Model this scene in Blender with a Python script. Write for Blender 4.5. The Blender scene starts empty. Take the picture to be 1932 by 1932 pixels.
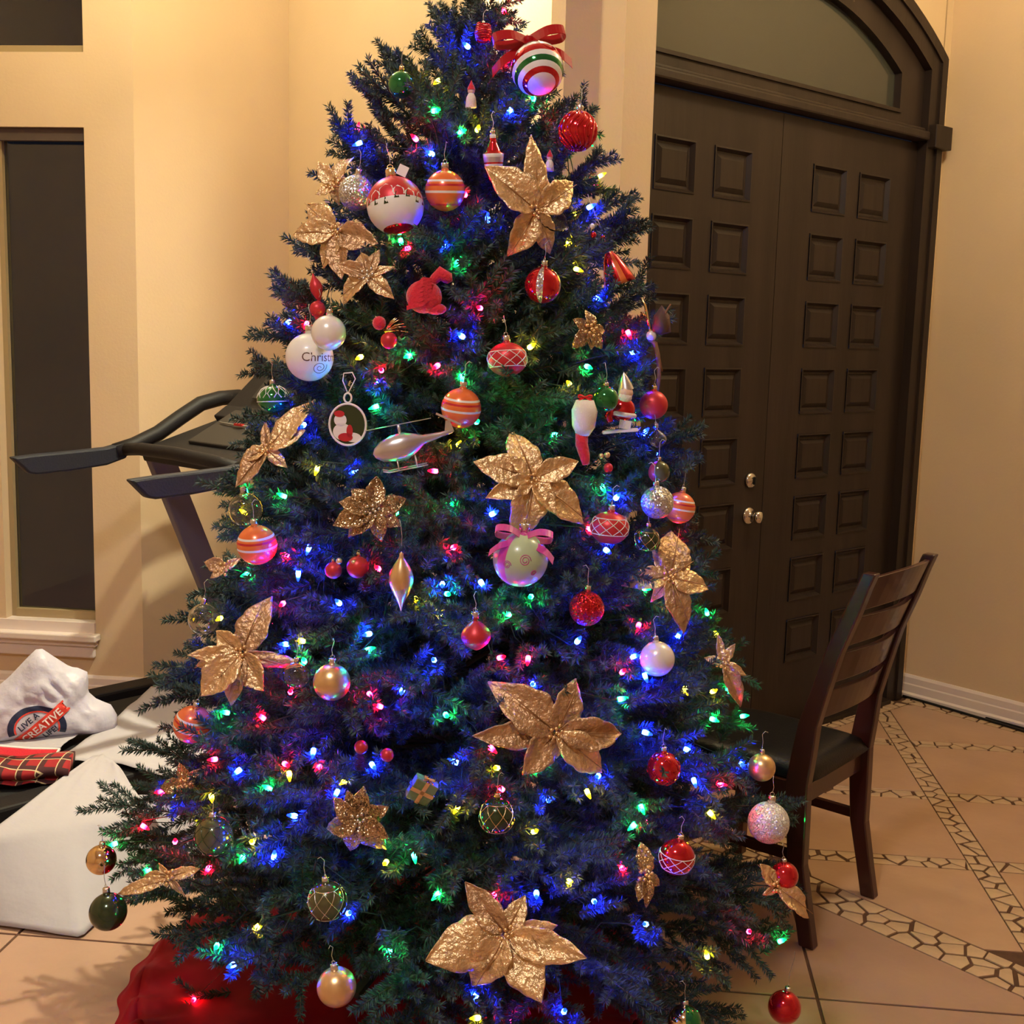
import bpy, bmesh, math, random
import numpy as np
from mathutils import Vector, Matrix, Euler, noise
from mathutils.bvhtree import BVHTree
from math import sin, cos, pi, radians, sqrt, atan2

random.seed(7)
sc = bpy.context.scene
COL = sc.collection

# ------------------------------------------------------------------ camera
FPX, CXY, H = 2270.0, 966.0, 1.57
PITCH, ROLL = radians(8.2), radians(1.5)
_F = Vector((0, cos(PITCH), -sin(PITCH)))
_U0 = Vector((0, sin(PITCH), cos(PITCH)))
_R0 = Vector((1, 0, 0))
_R = cos(ROLL) * _R0 + sin(ROLL) * _U0
_U = -sin(ROLL) * _R0 + cos(ROLL) * _U0
cam_d = bpy.data.cameras.new('camera')
cam = bpy.data.objects.new('camera', cam_d)
COL.objects.link(cam)
cam_d.sensor_width = 36.0
cam_d.lens = FPX / 1932.0 * 36.0
cam_d.clip_start = 0.05
cam.matrix_world = Matrix(((_R.x, _U.x, -_F.x, 0), (_R.y, _U.y, -_F.y, 0), (_R.z, _U.z, -_F.z, H), (0, 0, 0, 1)))
sc.camera = cam
CAM = Vector((0, 0, H))

# ------------------------------------------------------------------ colour management, world
sc.view_settings.view_transform = 'Standard'
sc.view_settings.look = 'None'
sc.view_settings.gamma = 1.0
sc.view_settings.use_curve_mapping = False
sc.view_settings.exposure = 0.0
w = bpy.data.worlds.new('night')
sc.world = w
w.use_nodes = True
w.node_tree.nodes['Background'].inputs[0].default_value = (0.010, 0.012, 0.02, 1)
w.node_tree.nodes['Background'].inputs[1].default_value = 0.5
CEIL = 3.9

# ------------------------------------------------------------------ room lights (ceiling fixtures, outside the frame)
def disc_light(name, loc, size, power, col, spread=180, target=None):
    d = bpy.data.lights.new(name, 'AREA')
    d.shape = 'DISK'; d.size = size; d.energy = power; d.color = col; d.spread = radians(spread)
    o = bpy.data.objects.new(name, d); COL.objects.link(o); o.location = loc
    if target is not None:
        o.rotation_euler = (Vector(target) - Vector(loc)).to_track_quat('-Z', 'Y').to_euler()
    return o
def ball_light(name, loc, r, power, col):
    d = bpy.data.lights.new(name, 'POINT'); d.shadow_soft_size = r; d.energy = power; d.color = col
    o = bpy.data.objects.new(name, d); COL.objects.link(o); o.location = loc; return o
ball_light('alcove_pendant_light', (-1.30, 3.90, 3.45), 0.10, 68, (1.0, 0.90, 0.53))
ball_light('foyer_pendant_light', (1.85, 3.5, 3.50), 0.12, 88, (1.0, 0.83, 0.48))
disc_light('room_ceiling_light', (-0.8, 0.2, CEIL - 0.05), 0.5, 74, (1.0, 0.94, 0.90))
disc_light('recess_ceiling_light', (0.10, 4.02, CEIL - 0.05), 0.12, 110, (1.0, 0.93, 0.66), 110)

# ------------------------------------------------------------------ pixel -> world on a known surface
def ray(x, y):
    return _F + _R * ((x - CXY) / FPX) - _U * ((y - CXY) / FPX)
def onz(x, y, z=0.0):
    d = ray(x, y); return CAM + d * ((z - H) / d.z)
def onplane(x, y, P, n):
    d = ray(x, y); return CAM + d * ((P - CAM).dot(n) / d.dot(n))
def wallp(x, y, P, D):
    n = Vector((-D.y, D.x, 0)); q = onplane(x, y, P, n); return (q - P).dot(D), q.z
def ang(a):
    return Vector((cos(radians(a)), sin(radians(a)), 0))

# ------------------------------------------------------------------ materials
def srgb(r, g, b):
    f = lambda c: ((c / 255.0 + 0.055) / 1.055) ** 2.4 if c > 10 else c / 255.0 / 12.92
    return (f(r), f(g), f(b), 1)
MATS = {}
def mat(name, col, rough=0.5, metal=0.0, var=0.0, scale=8.0, bump=0.0, bscale=60.0, spec=0.5, coat=0.0,
        sheen=0.0, trans=0.0, ior=1.45, col2=None, detail=4.0, stretch=None, emit=None, estr=0.0, bdist=0.01, film=0.0):
    if name in MATS: return MATS[name]
    m = bpy.data.materials.new(name); m.use_nodes = True
    nt = m.node_tree; b = nt.nodes['Principled BSDF']
    b.inputs['Base Color'].default_value = (*col[:3], 1)
    b.inputs['Roughness'].default_value = rough; b.inputs['Metallic'].default_value = metal
    b.inputs['Specular IOR Level'].default_value = spec; b.inputs['IOR'].default_value = ior
    b.inputs['Coat Weight'].default_value = coat; b.inputs['Sheen Weight'].default_value = sheen
    b.inputs['Transmission Weight'].default_value = trans
    if film:
        b.inputs['Thin Film Thickness'].default_value = film
    if emit:
        b.inputs['Emission Color'].default_value = (*emit[:3], 1); b.inputs['Emission Strength'].default_value = estr
    tc = nt.nodes.new('ShaderNodeTexCoord')
    src = tc.outputs['Object']
    if stretch:
        mp = nt.nodes.new('ShaderNodeMapping'); mp.inputs['Scale'].default_value = stretch
        nt.links.new(src, mp.inputs['Vector']); src = mp.outputs['Vector']
    if var > 0 or col2:
        n = nt.nodes.new('ShaderNodeTexNoise'); n.inputs['Scale'].default_value = scale; n.inputs['Detail'].default_value = detail
        nt.links.new(src, n.inputs['Vector'])
        r = nt.nodes.new('ShaderNodeValToRGB'); nt.links.new(n.outputs['Fac'], r.inputs['Fac'])
        c2 = col2[:3] if col2 else tuple(min(1, c * (1 + var)) for c in col[:3])
        c1 = col[:3] if col2 else tuple(c * (1 - var) for c in col[:3])
        r.color_ramp.elements[0].position = 0.35; r.color_ramp.elements[1].position = 0.65
        r.color_ramp.elements[0].color = (*c1, 1); r.color_ramp.elements[1].color = (*c2, 1)
        nt.links.new(r.outputs['Color'], b.inputs['Base Color'])
    if bump > 0:
        n2 = nt.nodes.new('ShaderNodeTexNoise'); n2.inputs['Scale'].default_value = bscale; n2.inputs['Detail'].default_value = 3
        nt.links.new(src, n2.inputs['Vector'])
        bp = nt.nodes.new('ShaderNodeBump'); bp.inputs['Strength'].default_value = bump; bp.inputs['Distance'].default_value = bdist
        nt.links.new(n2.outputs['Fac'], bp.inputs['Height']); nt.links.new(bp.outputs['Normal'], b.inputs['Normal'])
    MATS[name] = m
    return m

def glitter(name, col, rough=0.28, scale=520.0, metal=0.9, dark=0.35):
    """sparkling flakes: voronoi cells with their own tilt and tone"""
    m = bpy.data.materials.new(name); m.use_nodes = True; nt = m.node_tree; b = nt.nodes['Principled BSDF']
    tc = nt.nodes.new('ShaderNodeTexCoord'); v = nt.nodes.new('ShaderNodeTexVoronoi'); v.inputs['Scale'].default_value = scale
    nt.links.new(tc.outputs['Object'], v.inputs['Vector'])
    sep = nt.nodes.new('ShaderNodeSeparateColor'); nt.links.new(v.outputs['Color'], sep.inputs['Color'])
    r = nt.nodes.new('ShaderNodeValToRGB'); nt.links.new(sep.outputs[0], r.inputs['Fac'])
    r.color_ramp.elements[0].color = (*(c * dark for c in col[:3]), 1); r.color_ramp.elements[1].color = (*(min(1, c * 1.35) for c in col[:3]), 1)
    nt.links.new(r.outputs['Color'], b.inputs['Base Color'])
    nm = nt.nodes.new('ShaderNodeVectorMath'); nm.operation = 'SUBTRACT'; nm.inputs[1].default_value = (0.5, 0.5, 0.5)
    nt.links.new(v.outputs['Color'], nm.inputs[0])
    sc_ = nt.nodes.new('ShaderNodeVectorMath'); sc_.operation = 'SCALE'; sc_.inputs['Scale'].default_value = 1.1
    nt.links.new(nm.outputs[0], sc_.inputs[0])
    g = nt.nodes.new('ShaderNodeNewGeometry'); ad = nt.nodes.new('ShaderNodeVectorMath'); ad.operation = 'ADD'
    nt.links.new(g.outputs['Normal'], ad.inputs[0]); nt.links.new(sc_.outputs[0], ad.inputs[1])
    no = nt.nodes.new('ShaderNodeVectorMath'); no.operation = 'NORMALIZE'; nt.links.new(ad.outputs[0], no.inputs[0])
    nt.links.new(no.outputs[0], b.inputs['Normal'])
    b.inputs['Metallic'].default_value = metal; b.inputs['Roughness'].default_value = rough
    MATS[name] = m
    return m

M_wall = mat('painted_wall', srgb(212, 187, 153), 0.75, var=0.03, scale=2.0, bump=0.12, bscale=90, bdist=0.004)
M_ceil = mat('ceiling_paint', srgb(225, 215, 200), 0.85, bump=0.2, bscale=80, bdist=0.004)
M_trim = mat('white_trim', srgb(226, 212, 205), 0.38, var=0.02)
M_door = mat('espresso_door', srgb(44, 34, 29), 0.42, var=0.22, scale=9, stretch=(1, 1, 0.12), bump=0.1, bscale=40, spec=0.4)
M_glassd = mat('window_glass', (0.75, 0.78, 0.76), 0.03, trans=1.0, ior=1.5)
M_tint = mat('transom_glass', (0.20, 0.20, 0.16), 0.12, trans=0.75, ior=1.5)
M_alu = mat('window_frame_tan', srgb(160, 140, 105), 0.4)
M_shade = mat('roller_shade_brown', srgb(80, 66, 58), 0.7, var=0.06)
M_grout = mat('brown_grout', srgb(84, 56, 38), 0.85, var=0.15, scale=40)
M_tile = mat('beige_tile', srgb(168, 134, 112), 0.34, var=0.06, scale=3.5, bump=0.06, bscale=30, spec=0.4)
M_tile2 = mat('foyer_tile', srgb(182, 146, 118), 0.32, var=0.07, scale=4.5, bump=0.06, bscale=30, spec=0.4)
M_stone = mat('mosaic_stone', srgb(190, 160, 128), 0.4, var=0.10, scale=14, bump=0.1)
M_needle = mat('spruce_needle', (0.028, 0.054, 0.042), 0.55, col2=(0.068, 0.102, 0.088), scale=16, spec=0.35)
M_bark = mat('brown_stem', (0.055, 0.035, 0.022), 0.8)
M_wire = mat('green_wire', (0.008, 0.03, 0.014), 0.5)
M_darkmetal = mat('stand_metal', (0.02, 0.05, 0.03), 0.45, metal=0.4)
M_skirt = mat('red_satin', srgb(140, 4, 24), 0.62, spec=0.2, var=0.12, scale=5)
M_chair = mat('dark_cherry_wood', srgb(58, 26, 20), 0.3, var=0.25, scale=7, stretch=(1, 1, 0.15), coat=0.25)
M_leather = mat('black_leather', (0.006, 0.006, 0.007), 0.36, bump=0.1, bscale=160, spec=0.35)
M_chrome = mat('chrome', (0.75, 0.73, 0.70), 0.12, metal=1.0)
M_blackpl = mat('black_plastic', (0.011, 0.010, 0.011), 0.55, bump=0.1, bscale=200, spec=0.3)
M_navyfoam = mat('dark_foam_grip', (0.014, 0.017, 0.026), 0.55, bump=0.15, bscale=150)
M_greyst = mat('blue_lit_grey_steel', srgb(98, 92, 112), 0.42)  # grey steel with the blue light falling on it put into the colour
M_belt = mat('treadmill_belt', (0.008, 0.008, 0.009), 0.7, bump=0.2, bscale=300)
M_silverpl = mat('silver_plastic', (0.5, 0.48, 0.46), 0.3, metal=0.6)
M_lcd = mat('console_display', (0.03, 0.027, 0.025), 0.45, spec=0.25)
M_redkey = mat('red_key', (0.5, 0.02, 0.02), 0.4)
M_paper = mat('white_tissue_paper', srgb(172, 167, 173), 0.85, bump=0.25, bscale=22, bdist=0.008)
M_bag = mat('white_plastic_bag', srgb(194, 190, 204), 0.42, bump=0.35, bscale=26, bdist=0.012, spec=0.5)
M_navy = mat('navy_print', srgb(28, 36, 66), 0.5)
M_orange = mat('red_orange_print', srgb(214, 62, 48), 0.5)
M_pr_white = mat('white_print', srgb(232, 222, 220), 0.5)
M_cap_s = mat('silver_cap', (0.72, 0.68, 0.62), 0.25, metal=1.0)
M_cap_g = mat('gold_cap', (0.80, 0.58, 0.30), 0.25, metal=1.0)
M_string = mat('hook_wire', (0.55, 0.50, 0.40), 0.4, metal=0.7)
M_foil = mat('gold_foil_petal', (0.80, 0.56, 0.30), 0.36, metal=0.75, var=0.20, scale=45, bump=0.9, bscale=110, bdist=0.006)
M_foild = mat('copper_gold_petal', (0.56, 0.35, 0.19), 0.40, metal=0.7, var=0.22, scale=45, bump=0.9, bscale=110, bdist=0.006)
M_vein = mat('petal_vein', (0.40, 0.22, 0.10), 0.45, metal=0.6)
M_glitg = glitter('gold_glitter', (0.55, 0.37, 0.20))
M_glits = glitter('silver_glitter', (0.72, 0.70, 0.66))
M_glitw = glitter('white_glitter', (0.80, 0.80, 0.80), rough=0.35, metal=0.4, dark=0.6)
M_glitr = glitter('red_glitter', (0.62, 0.02, 0.03))
M_gold_m = mat('matte_gold', (0.80, 0.54, 0.27), 0.30, metal=0.85)
M_gold_s = mat('shiny_gold', (0.80, 0.58, 0.32), 0.10, metal=1.0)
M_pearl = mat('pearl_white', (0.80, 0.74, 0.66), 0.25, coat=0.5, metal=0.15)
M_cream = mat('cream_ball', (0.78, 0.74, 0.68), 0.35, coat=0.2)
M_red_s = mat('shiny_red', (0.60, 0.012, 0.02), 0.12, metal=0.7, coat=0.5)
M_red_m = mat('matte_red', (0.55, 0.03, 0.04), 0.38, metal=0.3)
M_red_f = mat('red_felt', (0.62, 0.01, 0.03), 0.8, sheen=0.4, bump=0.4, bscale=200)
M_green_s = mat('shiny_green', (0.02, 0.20, 0.05), 0.10, metal=0.7, coat=0.5)
M_green_d = mat('dark_green_glass', (0.035, 0.055, 0.022), 0.16, metal=0.5, coat=0.4)
M_olive = mat('olive_glass', (0.10, 0.10, 0.045), 0.16, metal=0.5, coat=0.4)
M_palegreen = mat('pale_green_ball', (0.42, 0.50, 0.30), 0.3, coat=0.3)
M_orange_b = mat('orange_ball', (0.80, 0.17, 0.04), 0.25, coat=0.4, metal=0.15)
M_white_gl = mat('white_ball_stripe', (0.75, 0.72, 0.68), 0.35, coat=0.3)
M_brown_st = mat('brown_stripe', (0.12, 0.05, 0.03), 0.5)
M_purple = mat('magenta_satin', (0.50, 0.03, 0.25), 0.4, sheen=0.4)
M_bow = mat('red_ribbon', (0.62, 0.010, 0.018), 0.5, spec=0.25)
M_clear = mat('clear_glass_ball', (0.97, 0.97, 0.97), 0.0, trans=1.0, ior=1.4)
M_white_f = mat('white_fleece', (0.78, 0.70, 0.62), 0.9, bump=0.5, bscale=400, bdist=0.003)
M_brown = mat('brown_twig', (0.22, 0.10, 0.05), 0.7, var=0.3, scale=60)
M_dkbrown = mat('pine_cone_brown', (0.09, 0.04, 0.03), 0.7)
M_skin = mat('painted_face', (0.75, 0.48, 0.36), 0.5)
M_blackp = mat('black_paint', (0.01, 0.01, 0.01), 0.4)
M_silv = mat('brushed_silver', (0.62, 0.58, 0.58), 0.28, metal=0.85)
M_leafg = mat('sage_leaf', srgb(96, 112, 84), 0.6, var=0.2, scale=30)

def plaid():
    m = bpy.data.materials.new('red_plaid'); m.use_nodes = True; nt = m.node_tree; b = nt.nodes['Principled BSDF']
    tc = nt.nodes.new('ShaderNodeTexCoord'); sp = nt.nodes.new('ShaderNodeSeparateXYZ'); nt.links.new(tc.outputs['Object'], sp.inputs[0])
    def band(axis, freq, width, prev, col):
        mu = nt.nodes.new('ShaderNodeMath'); mu.operation = 'MULTIPLY'; mu.inputs[1].default_value = freq; nt.links.new(sp.outputs[axis], mu.inputs[0])
        fr = nt.nodes.new('ShaderNodeMath'); fr.operation = 'FRACT'; nt.links.new(mu.outputs[0], fr.inputs[0])
        lt = nt.nodes.new('ShaderNodeMath'); lt.operation = 'LESS_THAN'; lt.inputs[1].default_value = width; nt.links.new(fr.outputs[0], lt.inputs[0])
        mx = nt.nodes.new('ShaderNodeMix'); mx.data_type = 'RGBA'; nt.links.new(lt.outputs[0], mx.inputs[0])
        if isinstance(prev, tuple): mx.inputs[6].default_value = prev
        else: nt.links.new(prev, mx.inputs[6])
        mx.inputs[7].default_value = col
        return mx.outputs[2]
    c = band(0, 18, 0.35, srgb(150, 24, 30), srgb(70, 28, 30)); c = band(1, 18, 0.35, c, srgb(66, 26, 32))
    c = band(0, 18.0, 0.06, c, srgb(200, 180, 140)); c = band(1, 18.0, 0.06, c, srgb(200, 180, 140))
    nt.links.new(c, b.inputs['Base Color']); b.inputs['Roughness'].default_value = 0.85
    return m
M_plaid = plaid()

# ------------------------------------------------------------------ mesh building
class MB:
    def __init__(s): s.v = []; s.f = []; s.m = []; s.sm = []
    def add(s, vs, fs, mi=0, smooth=True):
        o = len(s.v); s.v.extend([tuple(v) for v in vs])
        for f in fs: s.f.append(tuple(i + o for i in f)); s.m.append(mi); s.sm.append(smooth)
    def box(s, c, d, M=None, mi=0):
        x, y, z = d[0] / 2, d[1] / 2, d[2] / 2; c = Vector(c)
        vs = [Vector((a * x, b * y, e * z)) for a in (-1, 1) for b in (-1, 1) for e in (-1, 1)]
        vs = [(M @ v if M else v) + c for v in vs]
        s.add(vs, [(0, 1, 3, 2), (4, 6, 7, 5), (0, 4, 5, 1), (2, 3, 7, 6), (0, 2, 6, 4), (1, 5, 7, 3)], mi, False)
    def prism(s, poly, z0, z1, mi=0, chamfer=0.0):
        n = len(poly); cx = sum(p[0] for p in poly) / n; cy = sum(p[1] for p in poly) / n
        if chamfer > 0:
            def ins(p):
                dx, dy = p[0] - cx, p[1] - cy; l = sqrt(dx * dx + dy * dy) + 1e-9; k = max(0.3, 1 - chamfer / l); return (cx + dx * k, cy + dy * k)
            rings = [[(p[0], p[1], z0) for p in poly], [(p[0], p[1], z1 - chamfer * 0.6) for p in poly], [(*ins(p), z1) for p in poly]]
        else:
            rings = [[(p[0], p[1], z0) for p in poly], [(p[0], p[1], z1) for p in poly]]
        vs = [v for r in rings for v in r]; fs = []
        for k in range(len(rings) - 1):
            for i in range(n):
                j = (i + 1) % n; fs.append((k * n + i, k * n + j, (k + 1) * n + j, (k + 1) * n + i))
        fs.append(tuple((len(rings) - 1) * n + i for i in range(n))); fs.append(tuple(reversed(range(n))))
        s.add(vs, fs, mi, False)
    def tube(s, pts, r, seg=8, mi=0, cap=True, flat=1.0):
        pts = [Vector(p) for p in pts]; n = len(pts)
        rs = r if isinstance(r, (list, tuple)) else [r] * n
        t0 = (pts[1] - pts[0]).normalized(); up = Vector((0, 0, 1)) if abs(t0.z) < 0.9 else Vector((1, 0, 0))
        vs = []; side = t0.cross(up).normalized()
        for i, p in enumerate(pts):
            t = (pts[min(i + 1, n - 1)] - pts[max(i - 1, 0)]).normalized()
            side = (side - t * side.dot(t)).normalized(); upv = side.cross(t)
            for k in range(seg):
                a = 2 * pi * k / seg; vs.append(p + (side * cos(a) + upv * sin(a) * flat) * rs[i])
        fs = [(i * seg + k, i * seg + (k + 1) % seg, (i + 1) * seg + (k + 1) % seg, (i + 1) * seg + k) for i in range(n - 1) for k in range(seg)]
        if cap: fs.append(tuple(reversed(range(seg)))); fs.append(tuple((n - 1) * seg + k for k in range(seg)))
        s.add(vs, fs, mi)
    def bar(s, pts, wv, hv, mi=0, smooth=False):
        """rectangular bar: wv / hv half-size vectors at each point (lists or one)"""
        n = len(pts); W = wv if isinstance(wv, list) else [wv] * n; Hh = hv if isinstance(hv, list) else [hv] * n
        vs = []
        for p, a, b in zip(pts, W, Hh):
            p = Vector(p); vs += [p - a - b, p + a - b, p + a + b, p - a + b]
        fs = [(i * 4 + k, i * 4 + (k + 1) % 4, (i + 1) * 4 + (k + 1) % 4, (i + 1) * 4 + k) for i in range(n - 1) for k in range(4)]
        fs += [(3, 2, 1, 0), tuple((n - 1) * 4 + k for k in range(4))]
        s.add(vs, fs, mi, smooth)
    def lathe(s, prof, seg=24, M=None, mi=0, band=None):
        vs = []; n = len(prof)
        for r, z in prof:
            for k in range(seg):
                a = 2 * pi * k / seg; v = Vector((r * cos(a), r * sin(a), z)); vs.append(M @ v if M else v)
        o = len(s.v); s.v.extend([tuple(v) for v in vs])
        for i in range(n - 1):
            for k in range(seg):
                s.f.append(tuple(o + q for q in (i * seg + k, i * seg + (k + 1) % seg, (i + 1) * seg + (k + 1) % seg, (i + 1) * seg + k)))
                s.m.append(band(i, k) if band else mi); s.sm.append(True)
    def grid(s, fn, nu, nv, mi=0, smooth=True, closed=False):
        vs = [fn(i / (nu - 1), j / (nv - 1)) for i in range(nu) for j in range(nv)]
        fs = [(i * nv + j, i * nv + j + 1, (i + 1) * nv + j + 1, (i + 1) * nv + j) for i in range(nu - 1) for j in range(nv - 1)]
        s.add(vs, fs, mi, smooth)
    def sphere(s, c, r, mi=0, seg=16, rings=10, sc_=(1, 1, 1), M=None):
        c = Vector(c)
        prof = [(r * sin(pi * i / rings), -r * cos(pi * i / rings)) for i in range(rings + 1)]
        T = Matrix.Translation(c) @ (M if M else Matrix.Identity(4)) @ Matrix.Diagonal((*sc_, 1))
        s.lathe(prof, seg, T, mi)
    def mesh(s, name, mats):
        me = bpy.data.meshes.new(name); me.from_pydata(s.v, [], s.f)
        for m in (mats if isinstance(mats, (list, tuple)) else [mats]): me.materials.append(m)
        me.polygons.foreach_set('material_index', s.m); me.polygons.foreach_set('use_smooth', s.sm)
        me.update(); return me
    def build(s, name, mats, parent=None, loc=None, M=None):
        return link(name, s.mesh(name, mats), parent, loc, M)

def link(name, me, parent=None, loc=None, M=None):
    o = bpy.data.objects.new(name, me); COL.objects.link(o)
    if parent: o.parent = parent
    if M is not None: o.matrix_local = M
    if loc is not None: o.location = loc
    return o
def empty(name, loc=(0, 0, 0), rot=None):
    o = bpy.data.objects.new(name, None); COL.objects.link(o); o.location = loc; o.empty_display_size = 0.05
    if rot is not None: o.rotation_euler = rot
    return o
def tag(o, label=None, cat=None, group=None, kind=None):
    if label: o['label'] = label
    if cat: o['category'] = cat
    if group: o['group'] = group
    if kind: o['kind'] = kind
    return o
def struct(o): o['kind'] = 'structure'; return o
def solid(o, t, off=0.0):
    md = o.modifiers.new('thick', 'SOLIDIFY'); md.thickness = t; md.offset = off; return o
def bevel(o, wd, seg=2):
    md = o.modifiers.new('bev', 'BEVEL'); md.width = wd; md.segments = seg; md.limit_method = 'ANGLE'; return o
def lerp(a, b, t): return a + (b - a) * t
def interp(x, tab):
    if x <= tab[0][0]: return tab[0][1:]
    for a, b in zip(tab, tab[1:]):
        if x <= b[0]:
            t = (x - a[0]) / (b[0] - a[0]); return tuple(lerp(p, q, t) for p, q in zip(a[1:], b[1:]))
    return tab[-1][1:]
Zv = Vector((0, 0, 1))

# ================================================================== SETTING
D1, D2, E1, E2 = ang(40.5), ang(130.5), ang(-5.7), ang(84.3)
C = onz(1703, 1311)                       # inner corner of foyer beside the doors
A = onz(272, 1324)                        # corner right of the left window
def hit(P, D, x, y):
    q = onplane(x, y, P, Vector((-D.y, D.x, 0))); return Vector((q.x, q.y, 0))
B = hit(A, D1, 545, 400)
K3 = Vector((-0.09, 4.20, 0)); K3 = hit(K3, E1, 908, 30)
P4L = hit(Vector((0.13, 3.70, 0)), E1, 1062, 200)
P4R = hit(P4L, E1, 1229, 300)
DWL = C - D1 * 2.15                       # left end of the door wall, behind the pillar wall
TH = 0.12
def wall(name, a, b, z0=0.0, z1=CEIL, openings=(), base=True, side=1):
    """wall from a to b, room side to the right of a->b when side=1; openings: (s0,s1,z0,z1)"""
    D = (b - a).normalized(); L = (b - a).length; n = Vector((D.y, -D.x, 0)) * side
    mb = MB()
    def piece(s0, s1, za, zb):
        if s1 - s0 < 1e-4 or zb - za < 1e-4: return
        pts = [a + D * s0, a + D * s1, a + D * s1 - n * TH, a + D * s0 - n * TH]
        mb.prism([(p.x, p.y) for p in pts], za, zb)
    ss = sorted({0, L, *[o[0] for o in openings], *[o[1] for o in openings]})
    for s0, s1 in zip(ss, ss[1:]):
        cuts = sorted([(o[2], o[3]) for o in openings if o[0] <= s0 + 1e-5 and o[1] >= s1 - 1e-5])
        z = z0
        for c0, c1 in cuts: piece(s0, s1, z, c0); z = c1
        piece(s0, s1, z, z1)
    return struct(mb.build(name, M_wall))
bb_n = 0
def baseboard(name, a, b, side=1, h=0.105):
    D = (b - a).normalized(); n = Vector((D.y, -D.x, 0)) * side
    prof = [(0, 0), (0.024, 0), (0.024, 0.018), (0.015, 0.026), (0.015, 0.060), (0.012, 0.066), (0.012, h - 0.012), (0.006, h), (0, h)]
    mb = MB(); vs = []
    for p in (a, b):
        for (o, z) in prof: vs.append(p + n * o + Zv * z)
    k = len(prof)
    fs = [(i, i + 1, k + i + 1, k + i) for i in range(k - 1)] + [tuple(range(k)), tuple(reversed(range(k, 2 * k)))]
    mb.add(vs, fs, 0, False)
    return struct(mb.build(name, M_trim))

# room bounds behind the camera
RW = C - D2 * 4.2
XL, YB, XR = -3.2, -2.4, RW.x
# window openings in the left wall (s measured from A leftwards)
s_wr, z_wt = wallp(158, 240, A, E1); _, z_wb = wallp(182, 1175, A, E1); s_wl = wallp(12, 1165, A, E1)[0]
_, z_uw = wallp(152, 98, A, E1)
AL = A - E1 * 1.9
La = 1.9
wo = (La + s_wl, La + s_wr, z_wb, z_wt); uo = (La + s_wl - 0.25, La + s_wr + 0.005, z_uw, z_uw + 0.85)
wall('wall_left', AL, A, openings=[wo, uo])
wall('wall_left_angle', A, B)
wall('wall_back_angle', B, K3)
wall('wall_recess', K3, K3 + D1 * 0.50)
wall('wall_pillar', P4L, P4R)
wall('wall_pillar_return', P4R, DWL)
wall('wall_pillar_side', P4L + E2 * 0.75 + E1 * 0.02, P4L + E2 * 0.12 + E1 * 0.02, side=1)
wall('wall_right', C, RW)
wall('wall_right_rear', RW, Vector((XR, YB, 0)))
wall('wall_behind', Vector((XR, YB, 0)), Vector((XL, YB, 0)))
wall('wall_far_left', Vector((XL, YB, 0)), Vector((XL, AL.y + 0.1, 0)))
wall('wall_left_rest', Vector((XL, AL.y + (AL.x - XL) * 0.1, 0)), AL)
baseboard('baseboard_right', C, RW)
baseboard('baseboard_left', AL, A)
baseboard('baseboard_angle', A, B)
baseboard('baseboard_back', B, K3)
baseboard('baseboard_pillar', P4L, P4R)
mb = MB(); mb.box(((XL + XR) / 2, 1.6, CEIL + 0.05), (XR - XL + 0.6, 9.2, 0.1)); struct(mb.build('ceiling', M_ceil))
# dark cupboards behind the camera (give the window panes something to mirror)

# ---- left windows
def window(name, s0, s1, z0, z1, sill):
    w = struct(empty(name, A + E1 * (s0 - 0)))
    def at(s, z, d): return E1 * (s - s0) + Zv * z + E2 * d
    def fr(nm, sa, sb, za, zb, d0, d1, m):
        b = MB(); c = at((sa + sb) / 2, (za + zb) / 2, (d0 + d1) / 2)
        Mx = Matrix((E1, E2, Zv)).transposed()
        b.box(c, (sb - sa, d1 - d0, zb - za), Mx); return b.build(nm, m, w)
    t = 0.022
    fr('window_frame', s0 + 0.001, s0 + t, z0, z1, 0.05, 0.10, M_alu); fr('window_frame', s1 - 0.012, s1 - 0.001, z0, z1, 0.05, 0.10, M_shade)
    fr('window_frame', s0 + t, s1 - 0.012, z0, z0 + 0.035, 0.045, 0.10, M_alu); fr('window_frame', s0 + t, s1 - 0.012, z1 - 0.03, z1, 0.05, 0.10, M_alu)
    fr('pane', s0 + t, s1 - 0.012, z0 + 0.035, z1 - 0.03, 0.072, 0.080, M_glassd)
    if sill:
        fr('shade_roll', s0 + t, s1 - 0.012, z1 - 0.05, z1 - 0.002, 0.02, 0.05, M_shade)
        fr('window_trim', s0 - 0.04, s1 + 0.0, z0 - 0.045, z0, -0.012, 0.05, M_trim)
        b = MB()
        for (o, za, zb, ex) in ((0.055, z0 - 0.075, z0 - 0.045, 0.022), (0.034, z0 - 0.10, z0 - 0.075, 0.010), (0.024, z0 - 0.15, z0 - 0.10, 0.0)):
            sa, sb = s0 - 0.3, s1 + ex
            cc = at((sa + sb) / 2, (za + zb) / 2, -o / 2); b.box(cc, (sb - sa, o, zb - za), Matrix((E1, E2, Zv)).transposed())
        bevel(b.build('window_sill', M_trim, w), 0.006)
    return w
window('window_1', s_wl, s_wr, z_wb, z_wt, True)
window('window_2', s_wl - 0.25, s_wr + 0.005, z_uw, z_uw + 0.85, False)

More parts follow.
